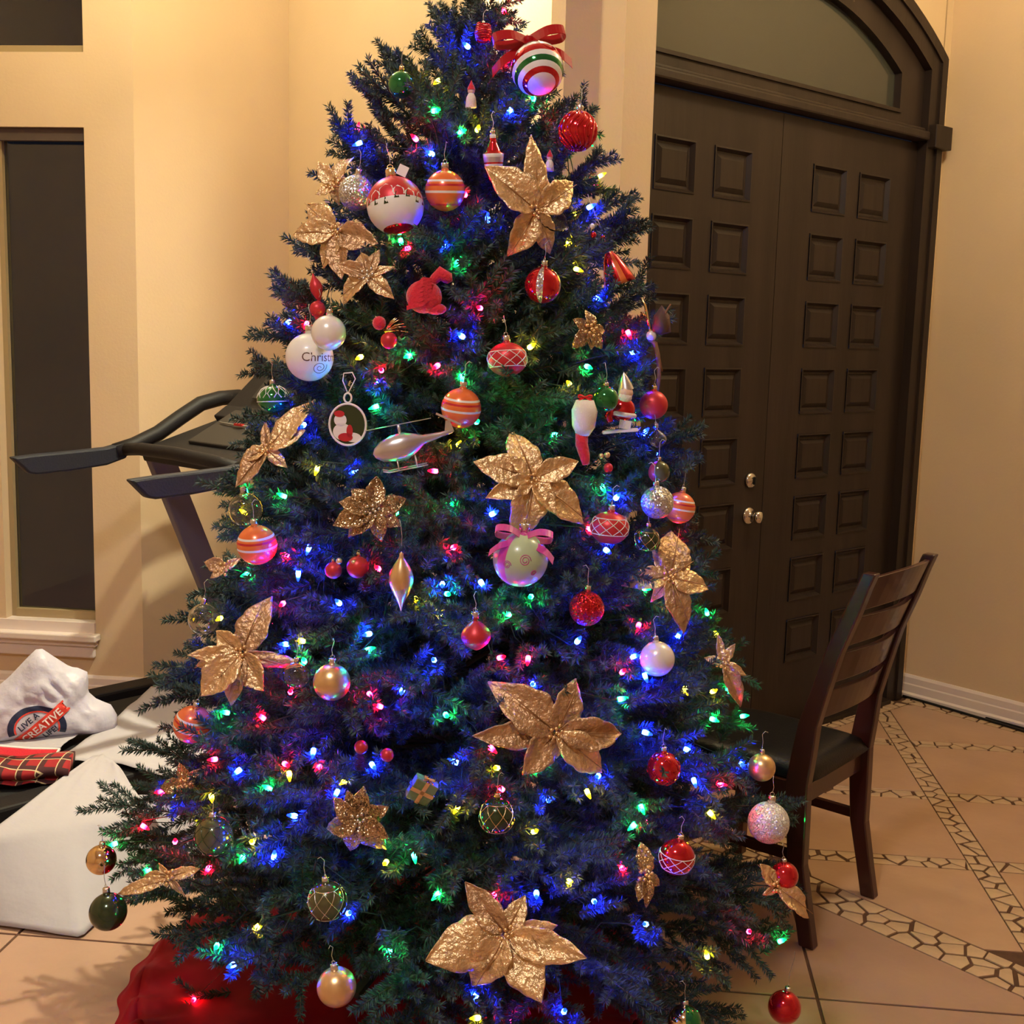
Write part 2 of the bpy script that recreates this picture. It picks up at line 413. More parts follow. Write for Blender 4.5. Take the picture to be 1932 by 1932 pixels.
# ---- door wall and the arched doors: s = distance from C leftwards
KD = H / 1.45
def DP(s, z, d=0.0): return C - D1 * s + Zv * z - D2 * d      # d: into the room
SC, SI, SO = 1.0 * KD, 0.155 * KD, 0.045 * KD                 # centre, inner casing, outer casing
ZH, ZB = 2.243 * KD, 2.27 * KD
LEAF = SC - SI
def arc_pts(c, r, s0, n=28):
    """arch outline from right spring to left spring, symmetric about SC"""
    a0 = math.asin(min(1, (SC - s0) / r)); return [(SC - r * sin(a0 * (1 - 2 * i / n)), c + r * cos(a0 * (1 - 2 * i / n))) for i in range(n + 1)]
oc, orr = 1.306 * KD, 1.589 * KD
outer = [(SO, 0.0), (SO, 2.50 * KD)] + arc_pts(oc, orr, SO); outer += [(2 * SC - SO, 0.0)]
inner = [(SI, 0.0), (SI, 2.44 * KD)] + arc_pts(oc, orr - 0.115 * KD, SI); inner += [(2 * SC - SI, 0.0)]
SG = 0.305 * KD; gc, gr = 1.446 * KD, 1.238 * KD; ZG = 2.336 * KD
glass = [(SG, ZG)] + arc_pts(gc, gr, SG) + [(2 * SC - SG, ZG)]
def ring_solid(mb, A_, B_, d0, d1, mi=0):
    """strip between two open outlines of equal length, from depth d0 to d1"""
    n = len(A_); vs = []
    for d in (d0, d1):
        for P in (A_, B_): vs += [DP(s, z, d) for s, z in P]
    idx = lambda k, w, i: k * 2 * n + w * n + i
    fs = []
    for i in range(n - 1):
        for k in (0, 1): fs.append((idx(k, 0, i), idx(k, 0, i + 1), idx(k, 1, i + 1), idx(k, 1, i)))
        for w_ in (0, 1): fs.append((idx(0, w_, i), idx(0, w_, i + 1), idx(1, w_, i + 1), idx(1, w_, i)))
    for i in (0, n - 1): fs.append((idx(0, 0, i), idx(0, 1, i), idx(1, 1, i), idx(1, 0, i)))
    mb.add(vs, fs, mi, False)
# wall around the arch
mb = MB()
top_out = [(s, CEIL) for s, z in outer]
ring_solid(mb, outer, [(0.0, 0.0)] + [(s if 0 < i < len(outer) - 1 else s, CEIL) for i, (s, z) in enumerate(outer)][1:-1] + [(2.15, 0.0)], 0.0, -TH) if False else None
def quadp(s0, s1, z0, z1):
    ps = [C - D1 * s0, C - D1 * s1, C - D1 * s1 + D2 * TH, C - D1 * s0 + D2 * TH]; mb.prism([(p.x, p.y) for p in ps], z0, z1)
quadp(0.0, SO + 0.01, 0, CEIL); quadp(2 * SC - SO - 0.01, 2.15, 0, CEIL)
arc_o = outer[1:-1]
ring_solid(mb, arc_o, [(s, CEIL) for s, z in arc_o], 0.0, -TH)
struct(mb.build('wall_door', M_wall))
# casing
fr = struct(empty('trim_1', C))
def absb(nm, mb_, m, p=None): # geometry given in world space, parent with identity inverse
    o = mb_.build(nm, m, p)
    if p: o.location = -Vector(p.matrix_basis.translation)
    return o
mb = MB(); ring_solid(mb, outer, inner, 0.022, -0.05); ring_solid(mb, [(s + (0.012 if s < SC else -0.012), z - (0.0 if z < 2 else 0.01)) for s, z in outer], [(lerp(a[0], b[0], .45), lerp(a[1], b[1], .45)) for a, b in zip(outer, inner)], 0.032, 0.02)
absb('door_casing', mb, M_door, fr)
mb = MB(); Mx = Matrix((D1, D2, Zv)).transposed()
for sgn in (0, 1):
    sm = SO + 0.045; sm = sm if sgn == 0 else 2 * SC - sm
    mb.box(DP(sm, 2.267 * KD, 0.03), (0.125, 0.055, 0.095), Mx)
bevel(absb('corner_block', mb, M_door, fr), 0.004)
# transom: bar, frame, glass
mb = MB(); mb.box(DP(SC, ZH + 0.025, 0.0), (2 * (SC - SI), 0.075, 0.036), Mx); mb.box(DP(SC, ZH + 0.05, -0.01), (2 * (SC - SI), 0.05, 0.02), Mx)
bevel(absb('transom_bar', mb, M_door, fr), 0.008)
gl = [(SG, ZG)] + [(SG, lerp(ZG, gl_z, 1.0)) for gl_z in ()] + arc_pts(gc, gr, SG, 27) + [(2 * SC - SG, ZG)]
fo = [(SI, ZH + 0.05)] + arc_pts(oc, orr - 0.115 * KD, SI, 27) + [(2 * SC - SI, ZH + 0.05)]
mb = MB(); ring_solid(mb, fo, gl, -0.012, -0.06)
ring_solid(mb, [(SI, ZH + 0.05), (2 * SC - SI, ZH + 0.05)], [(SG, ZG), (2 * SC - SG, ZG)], -0.012, -0.06)
gi = [(SC + (s - SC) * 0.975, ZG + 0.014 + (z - ZG) * 0.965) for s, z in gl]
ring_solid(mb, gl, gi, -0.002, -0.06); ring_solid(mb, [gl[0], gl[-1]], [gi[0], gi[-1]], -0.002, -0.06)
absb('transom_frame', mb, M_door, fr)
mb = MB(); n = len(gl); vs = [DP(s, z, -0.035) for s, z in gl] + [DP(s, z, -0.043) for s, z in gl]
mb.add(vs, [tuple(range(n)), tuple(reversed(range(n, 2 * n)))] + [(i, (i + 1) % n, n + (i + 1) % n, n + i) for i in range(n)], 0, False)
absb('transom_pane', mb, M_tint, fr)
# door leaves with their own raised panels
ROWS = [2.095, 1.853, 1.612, 1.370, 1.130, 0.899, 0.667, 0.430]
def leaf(name, s0, s1, cols):
    d = struct(empty(name, C - D1 * ((s0 + s1) / 2))); P0 = d.location.copy()
    mb = MB(); dd = -0.02
    rects = [(a * KD, b * KD, (zt - 0.167) * KD, zt * KD) for zt in ROWS for a, b in cols]
    # slab pieces around the panels
    xs = [s0 + 0.0015, s1 - 0.0015]
    for a, b in cols: xs += [a * KD, b * KD]
    xs = sorted(xs)
    for i, (a, b) in enumerate(zip(xs, xs[1:])):
        if i % 2 == 0: zz = [(0.008, ZH)]
        else:
            zz = []; z = 0.008
            for zt in reversed(ROWS): zz.append((z, (zt - 0.167) * KD)); z = zt * KD
            zz.append((z, ZH))
        for z0, z1 in zz: mb.box(DP((a + b) / 2, (z0 + z1) / 2, dd - 0.0225) - P0, (b - a, 0.045, z1 - z0), Mx)
    mb.build('door_slab', M_door, d)
    # one raised panel mesh shared
    w_, h_ = (cols[0][1] - cols[0][0]) * KD, 0.167 * KD
    pm = MB()
    ringsz = [(w_ / 2, h_ / 2, 0.004), (w_ / 2 - 0.006, h_ / 2 - 0.006, 0.005), (w_ / 2 - 0.016, h_ / 2 - 0.016, -0.013), (w_ / 2 - 0.024, h_ / 2 - 0.024, -0.014), (w_ / 2 - 0.042, h_ / 2 - 0.042, -0.003)]
    vs = []
    for a, b, dz in ringsz:
        vs += [(-D1 * sx * a + Zv * sz * b - D2 * (dd + dz)) for sx, sz in ((-1, -1), (1, -1), (1, 1), (-1, 1))]
    fs = [(k * 4 + i, k * 4 + (i + 1) % 4, (k + 1) * 4 + (i + 1) % 4, (k + 1) * 4 + i) for k in range(4) for i in range(4)] + [(16, 17, 18, 19)]
    pm.add(vs, fs, 0, False); me = pm.mesh('raised_panel', M_door)
    for a, b, z0, z1 in rects:
        link('raised_panel', me, d, C - D1 * ((a + b) / 2) + Zv * (z0 + z1) / 2 - P0)
    return d, P0
colsR = [(0.327, 0.531), (0.610, 0.816)]
colsL = [(2 - b, 2 - a) for a, b in colsR][::-1]
colsL = [(1.159, 1.353), (1.445, 1.640)]
dR, _ = leaf('door_1', SI, SC, colsR)
dL, PL = leaf('door_2', SC, 2 * SC - SI, colsL)
MD = Matrix((D1, D2, Zv)).transposed().to_4x4()
def knob_at(px, py, nm, r, out):
    s, z = wallp(px, py, C, D1); s = -s
    mb = MB(); T = Matrix.Translation(DP(s, z, -0.02) - PL) @ MD @ Matrix.Rotation(radians(90), 4, 'X')
    mb.lathe([(0, 0), (0.034, 0), (0.034, 0.006), (0.028, 0.012), (0.013, 0.014), (0.012, out * 0.55), (r * 0.7, out * 0.6), (r, out * 0.8), (r * 0.8, out), (0, out + 0.004)] if out > 0.03 else
             [(0, 0), (0.030, 0), (0.030, 0.01), (0.022, 0.016), (0.012, 0.017), (0.010, 0.02), (0, 0.02)], 24, T)
    return mb.build(nm, M_chrome, dL)
knob_at(1419, 974, 'door_knob', 0.026, 0.062)
knob_at(1422, 907, 'deadbolt', 0.02, 0.02)
s, z = wallp(1422, 907, C, D1)
mb = MB(); mb.box(DP(-s, z, 0.006) - PL, (0.010, 0.012, 0.03), Mx); mb.build('thumb_turn', M_blackp, dL)
mb = MB(); mb.box(DP(SC, 0.01, 0.0), (2 * (SC - SI), 0.09, 0.018), Mx); struct(mb.build('trim_2', M_door))

# ---- floor: brown grout bed, tiles and mosaic stones proud of it
def clip(poly, P, n):
    """keep side where (q-P).n >= 0"""
    out = []
    for i in range(len(poly)):
        a, b = poly[i], poly[(i + 1) % len(poly)]
        da = (a[0] - P.x) * n.x + (a[1] - P.y) * n.y; db = (b[0] - P.x) * n.x + (b[1] - P.y) * n.y
        if da >= 0: out.append(a)
        if da * db < 0:
            t = da / (da - db); out.append((lerp(a[0], b[0], t), lerp(a[1], b[1], t)))
    return out
def area(p): return 0.5 * sum(p[i][0] * p[(i + 1) % len(p)][1] - p[(i + 1) % len(p)][0] * p[i][1] for i in range(len(p)))
floor = struct(empty('floor', (0, 0, 0)))
mb = MB(); mb.box(((XL + XR) / 2, 1.6, -0.06), (XR - XL + 0.6, 9.2, 0.112)); mb.build('grout_bed', M_grout, floor)
X1 = onz(1542, 1884); X0 = onz(33, 1763); TS = (X1 - X0).length / 4
e1 = (X1 - X0).normalized(); e2 = Vector((-e1.y, e1.x, 0))
def G(q): r = q - X1; return r.dot(e1), r.dot(e2)
def UG(a, b): p = X1 + e1 * a + e2 * b; return (p.x, p.y)
ZT = 0.0
Ba, Bb = onz(1540, 1656), onz(1855, 1792); Bc, Bd = onz(1542, 1706), onz(1932, 1884)
bm0 = (Ba + Bc) / 2; bdir = ang(-49.5); bn = Vector((-bdir.y, bdir.x, 0))   # bn points into the foyer
BW = 0.066 * KD
bm0 = (((Ba + Bb) / 2) + ((Bc + Bd) / 2)) / 2
b_in, b_out = bm0 + bn * BW, bm0 - bn * BW
gt = 0.0042
def tile(poly, m, name='tile', ch=0.0015):
    if len(poly) < 3 or abs(area(poly)) < 0.0012: return
    if area(poly) < 0: poly = poly[::-1]
    cx = sum(p[0] for p in poly) / len(poly); cy = sum(p[1] for p in poly) / len(poly)
    mb = MB(); mb.prism([(p[0] - cx, p[1] - cy) for p in poly], -0.006, ZT + random.uniform(-0.0003, 0.0003), chamfer=ch)
    mb.build(name, m, floor, (cx, cy, 0))
wallclips = [(C, -D2), (C, -D1)]
for i in range(-9, 7):
    for j in range(-10, 6):
        p = [UG(i * TS + gt, j * TS + gt), UG((i + 1) * TS - gt, j * TS + gt), UG((i + 1) * TS - gt, (j + 1) * TS - gt), UG(i * TS + gt, (j + 1) * TS - gt)]
        if max(q[0] for q in p) < XL or min(q[0] for q in p) > XR or max(q[1] for q in p) < YB: continue
        p = clip(p, b_out - bn * gt, -bn)
        for P_, n_ in ((A, -ang(130.5) if False else Vector((E1.y, -E1.x, 0))),):
            if len(p) >= 3: p = clip(p, P_ + E1 * 0 + Vector((0, 0.4, 0)), n_)
        tile(p, M_tile)
# foyer field
g3 = [G(onz(*q)) for q in ((1540, 1602), (1815, 1621), (1540, 1621), (1835, 1643))]
g1 = [G(onz(*q)) for q in ((1725, 1396), (1932, 1407), (1735, 1411), (1932, 1422))]
gd = [G(onz(*q)) for q in ((1760, 1532), (1809, 1532), (1932, 1795), (1932, 1708))]
v3 = sum(g[1] for g in g3) / 4; v1 = sum(g[1] for g in g1) / 4; uD = sum(g[0] for g in gd) / 4
HB = 0.040
PI_ = (v1 - v3) / 2
vs_ = [v3 + PI_ * k for k in range(-3, 5)]; us_ = [uD + PI_ * k for k in range(-4, 5)]
brd = 0.10                                  # border strip along the walls
def foyerclip(p):
    p = clip(p, b_in + bn * gt, bn)
    for P_, n_ in ((C - D1 * brd, -D1), (C - D2 * brd, -D2)):
        if len(p) >= 3: p = clip(p, P_, n_)
    return p
for u0, u1 in zip(us_, us_[1:]):
    for v0, v1_ in zip(vs_, vs_[1:]):
        p = foyerclip([UG(u0 + HB, v0 + HB), UG(u1 - HB, v0 + HB), UG(u1 - HB, v1_ - HB), UG(u0 + HB, v1_ - HB)])
        if len(p) >= 3: tile(p, M_tile2)
# mosaic stones: irregular cells of a jittered strip
nst = 0
def strip(P, D, L, hw, rows, step, cl):
    global nst
    N = Vector((-D.y, D.x, 0)); n = int(L / step); cells = {}
    for i in range(-1, n + 1):
        for r in range(rows):
            off = 0.5 * (r % 2)
            cells[(i, r)] = ((i + 0.5 + off + random.uniform(-0.42, 0.42)) * step, -hw + (r + 0.5 + random.uniform(-0.3, 0.3)) * 2 * hw / rows)
    for (i, r), c in cells.items():
        poly = [(c[0] - step * 1.6, -hw), (c[0] + step * 1.6, -hw), (c[0] + step * 1.6, hw), (c[0] - step * 1.6, hw)]
        for di in (-2, -1, 0, 1, 2):
            for r2 in range(rows):
                o = cells.get((i + di, r2))
                if not o or o is c: continue
                m_ = Vector(((c[0] + o[0]) / 2, (c[1] + o[1]) / 2, 0)); nn = Vector((c[0] - o[0], c[1] - o[1], 0)).normalized()
                gp = random.uniform(0.002, 0.0075)
                if len(poly) >= 3: poly = clip(poly, m_ + nn * gp, nn)
        if len(poly) < 3: continue
        poly = [(min(max(q[0], 0), L), q[1] * 0.965) for q in poly]
        wp = [P + D * q[0] + N * q[1] for q in poly]; wp = [(q.x, q.y) for q in wp]
        if cl: wp = cl(wp)
        if len(wp) < 3 or abs(area(wp)) < 0.00022: continue
        tile2(wp)
def tile2(wp):
    global nst
    if area(wp) < 0: wp = wp[::-1]
    cx = sum(p[0] for p in wp) / len(wp); cy = sum(p[1] for p in wp) / len(wp)
    mb = MB(); mb.prism([(p[0] - cx, p[1] - cy) for p in wp], -0.005, ZT + random.uniform(-0.001, 0), chamfer=0.001)
    if nst < 297: mb.build('mosaic_stone', M_stone, floor, (cx, cy, 0))
    else:
        EXTRA.prism(wp, -0.005, ZT, chamfer=0.001)
    nst += 1
EXTRA = MB()
bs = bm0 - bdir * 0.75
strip(bs, bdir, 1.75, BW, 3, 0.074, None)
vD0, vD1 = G(b_in)[1] - 0.6, v1 + 0.35
for k, vlo, vhi in ((0, -3.2, 3.3), (-1, -1.2, 3.0), (-2, 0.0, 2.2), (1, -1.6, 1.2)):
    q = X1 + e1 * (uD + k * PI_) + e2 * (v3 + vlo * PI_); strip(q, e2, (vhi - vlo) * PI_, HB - 0.003, 2, 0.066, foyerclip)
for vv in (v3, v3 + PI_, v3 + 2 * PI_):
    for k in (-3, -2, -1, 0):
        q = X1 + e1 * (uD + k * PI_ + HB) + e2 * vv; strip(q, e1, PI_ - 2 * HB, HB - 0.003, 2, 0.07, foyerclip)
strip(C - D1 * 0.05 - D2 * 0.04, -D2, 1.5, 0.045, 2, 0.06, None)
strip(C - D1 * 0.12 - D2 * 0.05, -D1, 1.0, 0.045, 2, 0.06, None)
if EXTRA.v: tag(EXTRA.build('mosaic_stone_rest', M_stone, floor), kind='stuff')
# thin black tubes along the right baseboard
mb = MB(); pts = [C - D2 * t + -D1 * (0.030 + 0.085 * max(0, t - 0.05) ** 1.5) + Zv * 0.006 for t in [0.02 + 0.1 * i for i in range(16)]]
mb.tube(pts, 0.0055, 6)
pts2 = [C - D2 * t - D1 * (0.030 + 0.02 * (t - 0.42)) + Zv * 0.007 for t in [0.42 + 0.1 * i for i in range(12)]]
mb.tube(pts2, 0.005, 6)
tag(mb.build('dark_line', M_blackp), 'thin black line lying along the white baseboard of the right wall', 'cord')

# ================================================================== THE TREE
TX, TY = -0.12, 2.80
PROF = [(0.28, .62, .80), (.34, .70, .83), (.4, .83, .83), (.5, .75, .78), (.6, .715, .74), (.8, .66, .655), (1.0, .60, .585), (1.2, .55, .535), (1.4, .48, .49),
        (1.5, .455, .455), (1.6, .43, .43), (1.7, .40, .395), (1.8, .35, .375), (1.9, .31, .35), (2.0, .315, .33), (2.1, .24, .24), (2.2, .18, .17), (2.27, .10, .11), (2.32, .03, .05), (2.42, .01, .01)]
def RAD(z, phi):
    l, r = interp(z, PROF); c = cos(phi); return 0.5 * (l + r) + 0.5 * (r - l) * c
tree = empty('christmas_tree', (TX, TY, 0))
tag(tree, 'tall artificial green spruce christmas tree standing in the room hung with ornaments', 'christmas tree')
TO = Vector((TX, TY, 0))
mb = MB(); mb.tube([(0, 0, 0.10), (0, 0, 1.2), (0, 0, 2.25)], [0.02, 0.018, 0.008], 10); mb.build('trunk_pole', M_darkmetal, tree)
for k in range(4):
    a = pi / 4 + k * pi / 2; mb = MB(); mb.bar([(0.01 * cos(a), 0.01 * sin(a), 0.16), (0.20 * cos(a), 0.20 * sin(a), 0.13), (0.30 * cos(a), 0.30 * sin(a), 0.062)], Vector((-sin(a), cos(a), 0)) * 0.012, Zv * 0.008)
    mb.build('stand_leg', M_darkmetal, tree)

rng = np.random.default_rng(5)
def needles(segs, rg, dens):
    V = []
    for p0, p1 in segs:
        d = p1 - p0; l = np.linalg.norm(d); d = d / l; k = max(4, int(l * dens))
        u = np.cross(d, [0, 0.01, 1.0]); u /= np.linalg.norm(u) + 1e-9; v = np.cross(d, u)
        t = (np.arange(k) + rg.random(k)) / k; az = rg.random(k) * 2 * pi; fw = rg.uniform(0.7, 1.15, k)
        rd = np.outer(np.cos(az), u) + np.outer(np.sin(az), v)
        nd = rd * np.sin(fw)[:, None] + d * np.cos(fw)[:, None]
        nl = rg.uniform(0.016, 0.022, k) * (1 - 0.2 * t)
        b = p0 + np.outer(t * l, d); tip = b + nd * nl[:, None]
        wv = np.cross(nd, rg.normal(size=(k, 3))); wv /= np.linalg.norm(wv, axis=1)[:, None] + 1e-9; wv *= 0.00155
        mid = b + (tip - b) * 0.45
        V.append(np.stack([b, mid + wv, tip, mid - wv], 1))
    V = np.concatenate(V); nn = len(V)
    return V.reshape(-1, 3), np.arange(nn * 4).reshape(nn, 4), nn
def finish(me, stem, verts, quads, nn):
    base = len(stem.v)
    allv = np.concatenate([np.array(stem.v), verts])
    me.vertices.add(len(allv)); me.vertices.foreach_set('co', allv.astype(np.float32).ravel())
    loops, starts, mi = [], [], []
    for f in stem.f: starts.append(len(loops)); loops += list(f); mi.append(1)
    sl0 = len(loops); loops = np.concatenate([np.array(loops, dtype=np.int64), (quads + base).ravel()])
    starts = np.concatenate([np.array(starts, dtype=np.int64), sl0 + 4 * np.arange(nn)]); mi = np.concatenate([np.array(mi), np.zeros(nn, dtype=int)])
    me.loops.add(len(loops)); me.loops.foreach_set('vertex_index', loops.astype(np.int32))
    me.polygons.add(len(starts)); me.polygons.foreach_set('loop_start', starts.astype(np.int32))
    me.materials.append(M_needle); me.materials.append(M_bark)
    me.polygons.foreach_set('material_index', mi.astype(np.int32)); me.update(calc_edges=True); me.validate()
    return me
def branch_mesh(L, seed, bare=0.25, dens=1750):
    """stem along +X with side twigs and needles; returns mesh"""
    rg = np.random.default_rng(seed)
    segs = []                                       # (p0, p1, needle length) needle-bearing axes
    stem = MB()
    droop = -0.05 * L * rg.uniform(0.4, 1.2)
    def P(t): return np.array([L * t, 0.012 * np.sin(6 * t + seed), droop * (t ** 1.5) * 0 - 0.045 * L * np.sin(pi * min(1, t)) ])
    stem.tube([P(t) for t in (0, .3, .6, 1)], [0.005, 0.004, 0.003, 0.0015], 5, mi=1)
    ts = np.linspace(bare, 1, 14)
    for a, b in zip(ts, ts[1:]): segs.append((P(a), P(b)))
    n = max(3, int(L * (1 - bare) / 0.042)); sgn = 1
    for i in range(n):
        t = bare + (0.96 - bare) * (i + 0.3 * rg.random()) / n; sgn = -sgn
        for s_ in ((sgn,) if rg.random() < 0.35 else (1, -1)):
            sl = (0.085 + 0.17 * L * (1 - t) ** 0.8) * rg.uniform(0.8, 1.15)
            if L < 0.35: sl = min(sl, 0.11)
            aa = s_ * rg.uniform(0.45, 0.85); el = rg.uniform(-0.3, 0.5)
            d = np.array([cos(aa) * cos(el), sin(aa) * cos(el), sin(el)]); p0 = P(t); p1 = p0 + d * sl
            segs.append((p0, p1)); stem.tube([p0, p1], [0.0018, 0.001], 4, mi=1, cap=False)
            m = int(sl / 0.065)
            for j in range(1, m):
                s2 = 1 if (j % 2) else -1; q0 = p0 + d * sl * (j / m); a2 = aa + s2 * rg.uniform(0.5, 0.8); e2_ = el + rg.uniform(-0.35, 0.35)
                l2 = min(0.09, sl * 0.5 * (1.2 - j / m)) * rg.uniform(0.8, 1.1)
                segs.append((q0, q0 + np.array([cos(a2) * cos(e2_), sin(a2) * cos(e2_), sin(e2_)]) * l2))
    verts, quads, nn = needles(segs, rg, dens)
    return finish(bpy.data.meshes.new('branch'), stem, verts, quads, nn)
CLASSES = {L: [branch_mesh(L, 10 + i * 7 + int(L * 100), bare=b_) for i in range(4)] for L, b_ in ((0.85, .30), (0.62, .25), (0.42, .18), (0.26, .08))}
nb = 0
def put_branch(z0, phi, L, el, roll):
    global nb
    key = min(CLASSES, key=lambda k: abs(math.log(k / L))); me = random.choice(CLASSES[key]); s_ = L / key
    M = Matrix.Translation((0, 0, z0)) @ Matrix.Rotation(phi, 4, 'Z') @ Matrix.Rotation(-el, 4, 'Y') @ Matrix.Rotation(roll, 4, 'X') @ Matrix.Scale(s_, 4, (1, 0, 0)) @ Matrix.Diagonal((1, max(.8, min(1.2, s_)), 1, 1))
    link('branch', me, tree, M=M); nb += 1
z = 0.31; k = 0
while z < 2.22:
    f = max(0, (z - 0.4) / 1.85); el = radians(lerp(6, 46, f ** 1.2)) - radians(7) * (z < 0.39)
    Rm = RAD(min(z + 0.05, 2.3), pi / 2)
    n = max(5, int(2 * pi * Rm / lerp(0.215, 0.20, f)))
    for i in range(n):
        phi = 2 * pi * (i + random.uniform(-.28, .28)) / n + k * 0.47
        e = el + radians(random.uniform(-9, 9)) - (radians(6) if z < 0.5 and cos(phi) > 0.2 else 0)
        Lb = 0.06
        while Lb * cos(e) < RAD(min(2.41, z + Lb * sin(e)), phi) and Lb < 1.0: Lb += 0.01
        put_branch(z, phi, max(0.10, Lb * random.uniform(0.92, 1.09) - 0.01), e, radians(random.uniform(-30, 30)))
    z += lerp(0.095, 0.085, f); k += 1
for (dx, L, tilt) in ((-0.02, .20, 96), (0.02, .24, 90), (0.0, .16, 70)):
    put_branch(2.12, random.choice((0.3, 1.9, -1.4, -2.2)), L, radians(tilt), random.uniform(0, 6))
print('branches', nb)

def surf(px, py, off=0.0):
    """first point where the ray through a pixel meets the crown's surface (or passes closest to it)"""
    d = ray(px, py).normalized(); best = None; bd = 1e9; t = 1.2
    while t < 3.2:
        p = CAM + d * t; x, y = p.x - TX, p.y - TY; r = sqrt(x * x + y * y)
        g = r - (RAD(max(0.28, p.z), atan2(y, x)) + off)
        if g < 0: return p
        if g < bd: bd = g; best = p.copy()
        t += 0.006
    return best
def outward(p): return Vector((p.x - TX, p.y - TY, 0.0)).normalized()
def px2m(p): return (p - CAM).dot(_F) / FPX

# ---------------------------------------------------------------- string of lights
LB = "885,90 965,205 683,268 818,292 1108,393 920,420 840,457 610,405 1120,560 875,637 550,605 1188,665 712,722 1213,820 678,890 575,800 925,972 585,1028 563,1076 642,1140 1160,942 820,1246 1087,1213 1275,1197 1006,1290 1212,1380 1290,1412 1308,1468 1130,1463 1035,1508 455,1450 326,1500 516,1620 656,1724 445,1818 1220,1744 1012,1682 1063,1910 407,1285 638,1490 592,1412 1250,1222 1215,1270 835,1100 760,1300 545,1215 900,1875 1395,1440 905,1095 865,1440 1120,1700 700,1440 1190,1240 430,1250 1010,130 1140,1035 700,1195 560,1540"
LG = "815,210 1008,188 865,250 865,493 755,450 775,670 872,705 1105,690 1042,820 715,765 898,797 540,938 852,950 750,970 472,1082 1135,915 468,925 1213,1110 842,1120 963,1160 1003,1125 690,1227 575,1250 840,1347 1165,1320 1340,1355 1397,1352 1010,1443 1208,1518 1200,1553 462,1610 780,1607 830,1683 1468,1777 410,1782 222,1590 283,1640 512,1490 1335,1160 432,1345 1375,1300 735,1790 690,1555"
LR = "787,265 945,117 773,467 908,582 878,370 580,608 825,889 853,1035 544,1048 536,1137 716,1075 1106,997 1271,1018 1183,623 940,1242 997,1238 922,1407 950,1491 695,1307 721,1334 500,1357 1206,1176 1172,1270 1215,1546 1355,1481 1170,1638 932,1684 1412,1758 397,1631 330,1590 266,1556 311,1492 535,1440 605,1445 367,1885 965,1920 828,688 548,1307 410,1432 950,20 1060,238 720,700"
LY = "830,150 900,247 1083,506 1070,456 997,657 683,672 1076,727 862,845 600,880 466,970 785,1128 828,1160 575,1210 1290,1294 1342,1306 1345,1195 940,1449 1106,1490 1336,1530 865,1520 1005,1570 1070,1661 657,1468 545,1455 398,1498 381,1550 476,1590 730,1625 906,1920 1335,1808 418,1165 1262,1130 490,1745"
def lampmat(name, col, hot, rim):
    """LED in a tinted cone: bright at the diode end, plain tinted glow towards the tip"""
    m = bpy.data.materials.new(name); m.use_nodes = True; nt = m.node_tree; nt.nodes.clear()
    e = nt.nodes.new('ShaderNodeEmission'); o = nt.nodes.new('ShaderNodeOutputMaterial'); e.inputs[0].default_value = (*col, 1)
    tc = nt.nodes.new('ShaderNodeTexCoord'); sx = nt.nodes.new('ShaderNodeSeparateXYZ'); nt.links.new(tc.outputs['Object'], sx.inputs[0])
    mr = nt.nodes.new('ShaderNodeMapRange'); mr.interpolation_type = 'SMOOTHSTEP'
    for i, v in ((1, 0.006), (2, 0.016), (3, hot), (4, rim)): mr.inputs[i].default_value = v
    nt.links.new(sx.outputs[2], mr.inputs[0]); nt.links.new(mr.outputs[0], e.inputs[1])
    nt.links.new(e.outputs[0], o.inputs[0]); return m
BUL = {'blue': (LB, lampmat('lit_blue', (0.0025, 0.012, 1.0), 1450, 24)), 'green': (LG, lampmat('lit_green', (0.004, 1.0, 0.14), 270, 4.5)),
       'red': (LR, lampmat('lit_red', (1.0, 0.003, 0.022), 400, 6.0)), 'yellow': (LY, lampmat('lit_yellow', (1.0, 0.62, 0.012), 135, 2.4))}
strings = empty('string_lights', (TX, TY, 0))
tag(strings, 'multicolour LED string lights with faceted cone bulbs wound round the christmas tree', 'string lights')
bp = [(0.0, 0.0), (0.0046, 0.001), (0.0052, 0.006), (0.0040, 0.014), (0.0018, 0.021), (0.0, 0.0225)]
BM = {}
for c, (lst, m) in BUL.items():
    mb = MB(); mb.lathe(bp, 6, mi=0); BM[c] = mb.mesh('bulb', m); 
    for p_ in BM[c].polygons: p_.use_smooth = False
mb = MB(); mb.lathe([(0, 0.002), (0.0042, 0.001), (0.0036, -0.012), (0.0, -0.013)], 8); SOCK = mb.mesh('socket', M_wire)
placed = []
def put_bulb(c, p, rnd=0.9):
    o = outward(p); q = (o * random.uniform(0.1, 1) + Vector((random.uniform(-1, 1), random.uniform(-.6, .3), random.uniform(-1, 1))) * rnd).normalized().to_track_quat('Z', 'Y')
    M = Matrix.Translation(p - TO) @ q.to_matrix().to_4x4()
    b = link('bulb', BM[c], strings, M=M); tag(b, c + ' bulb'); link('socket', SOCK, b); placed.append(p - TO + (M.to_3x3() @ Vector((0, 0, -0.013))))
for c, (lst, m) in BUL.items():
    for t in lst.split():
        x, y = map(float, t.split(',')); put_bulb(c, surf(x, y, -0.022))
for i in range(48):                                  # the back of the tree
    z = random.uniform(0.5, 2.1); phi = random.uniform(0.15, pi - 0.15); r = RAD(z, phi) * 0.93
    put_bulb(random.choice(('blue', 'green', 'red', 'yellow')), Vector((TX + r * cos(phi), TY + r * sin(phi), z)))
tip_stem = MB(); tip_segs = []
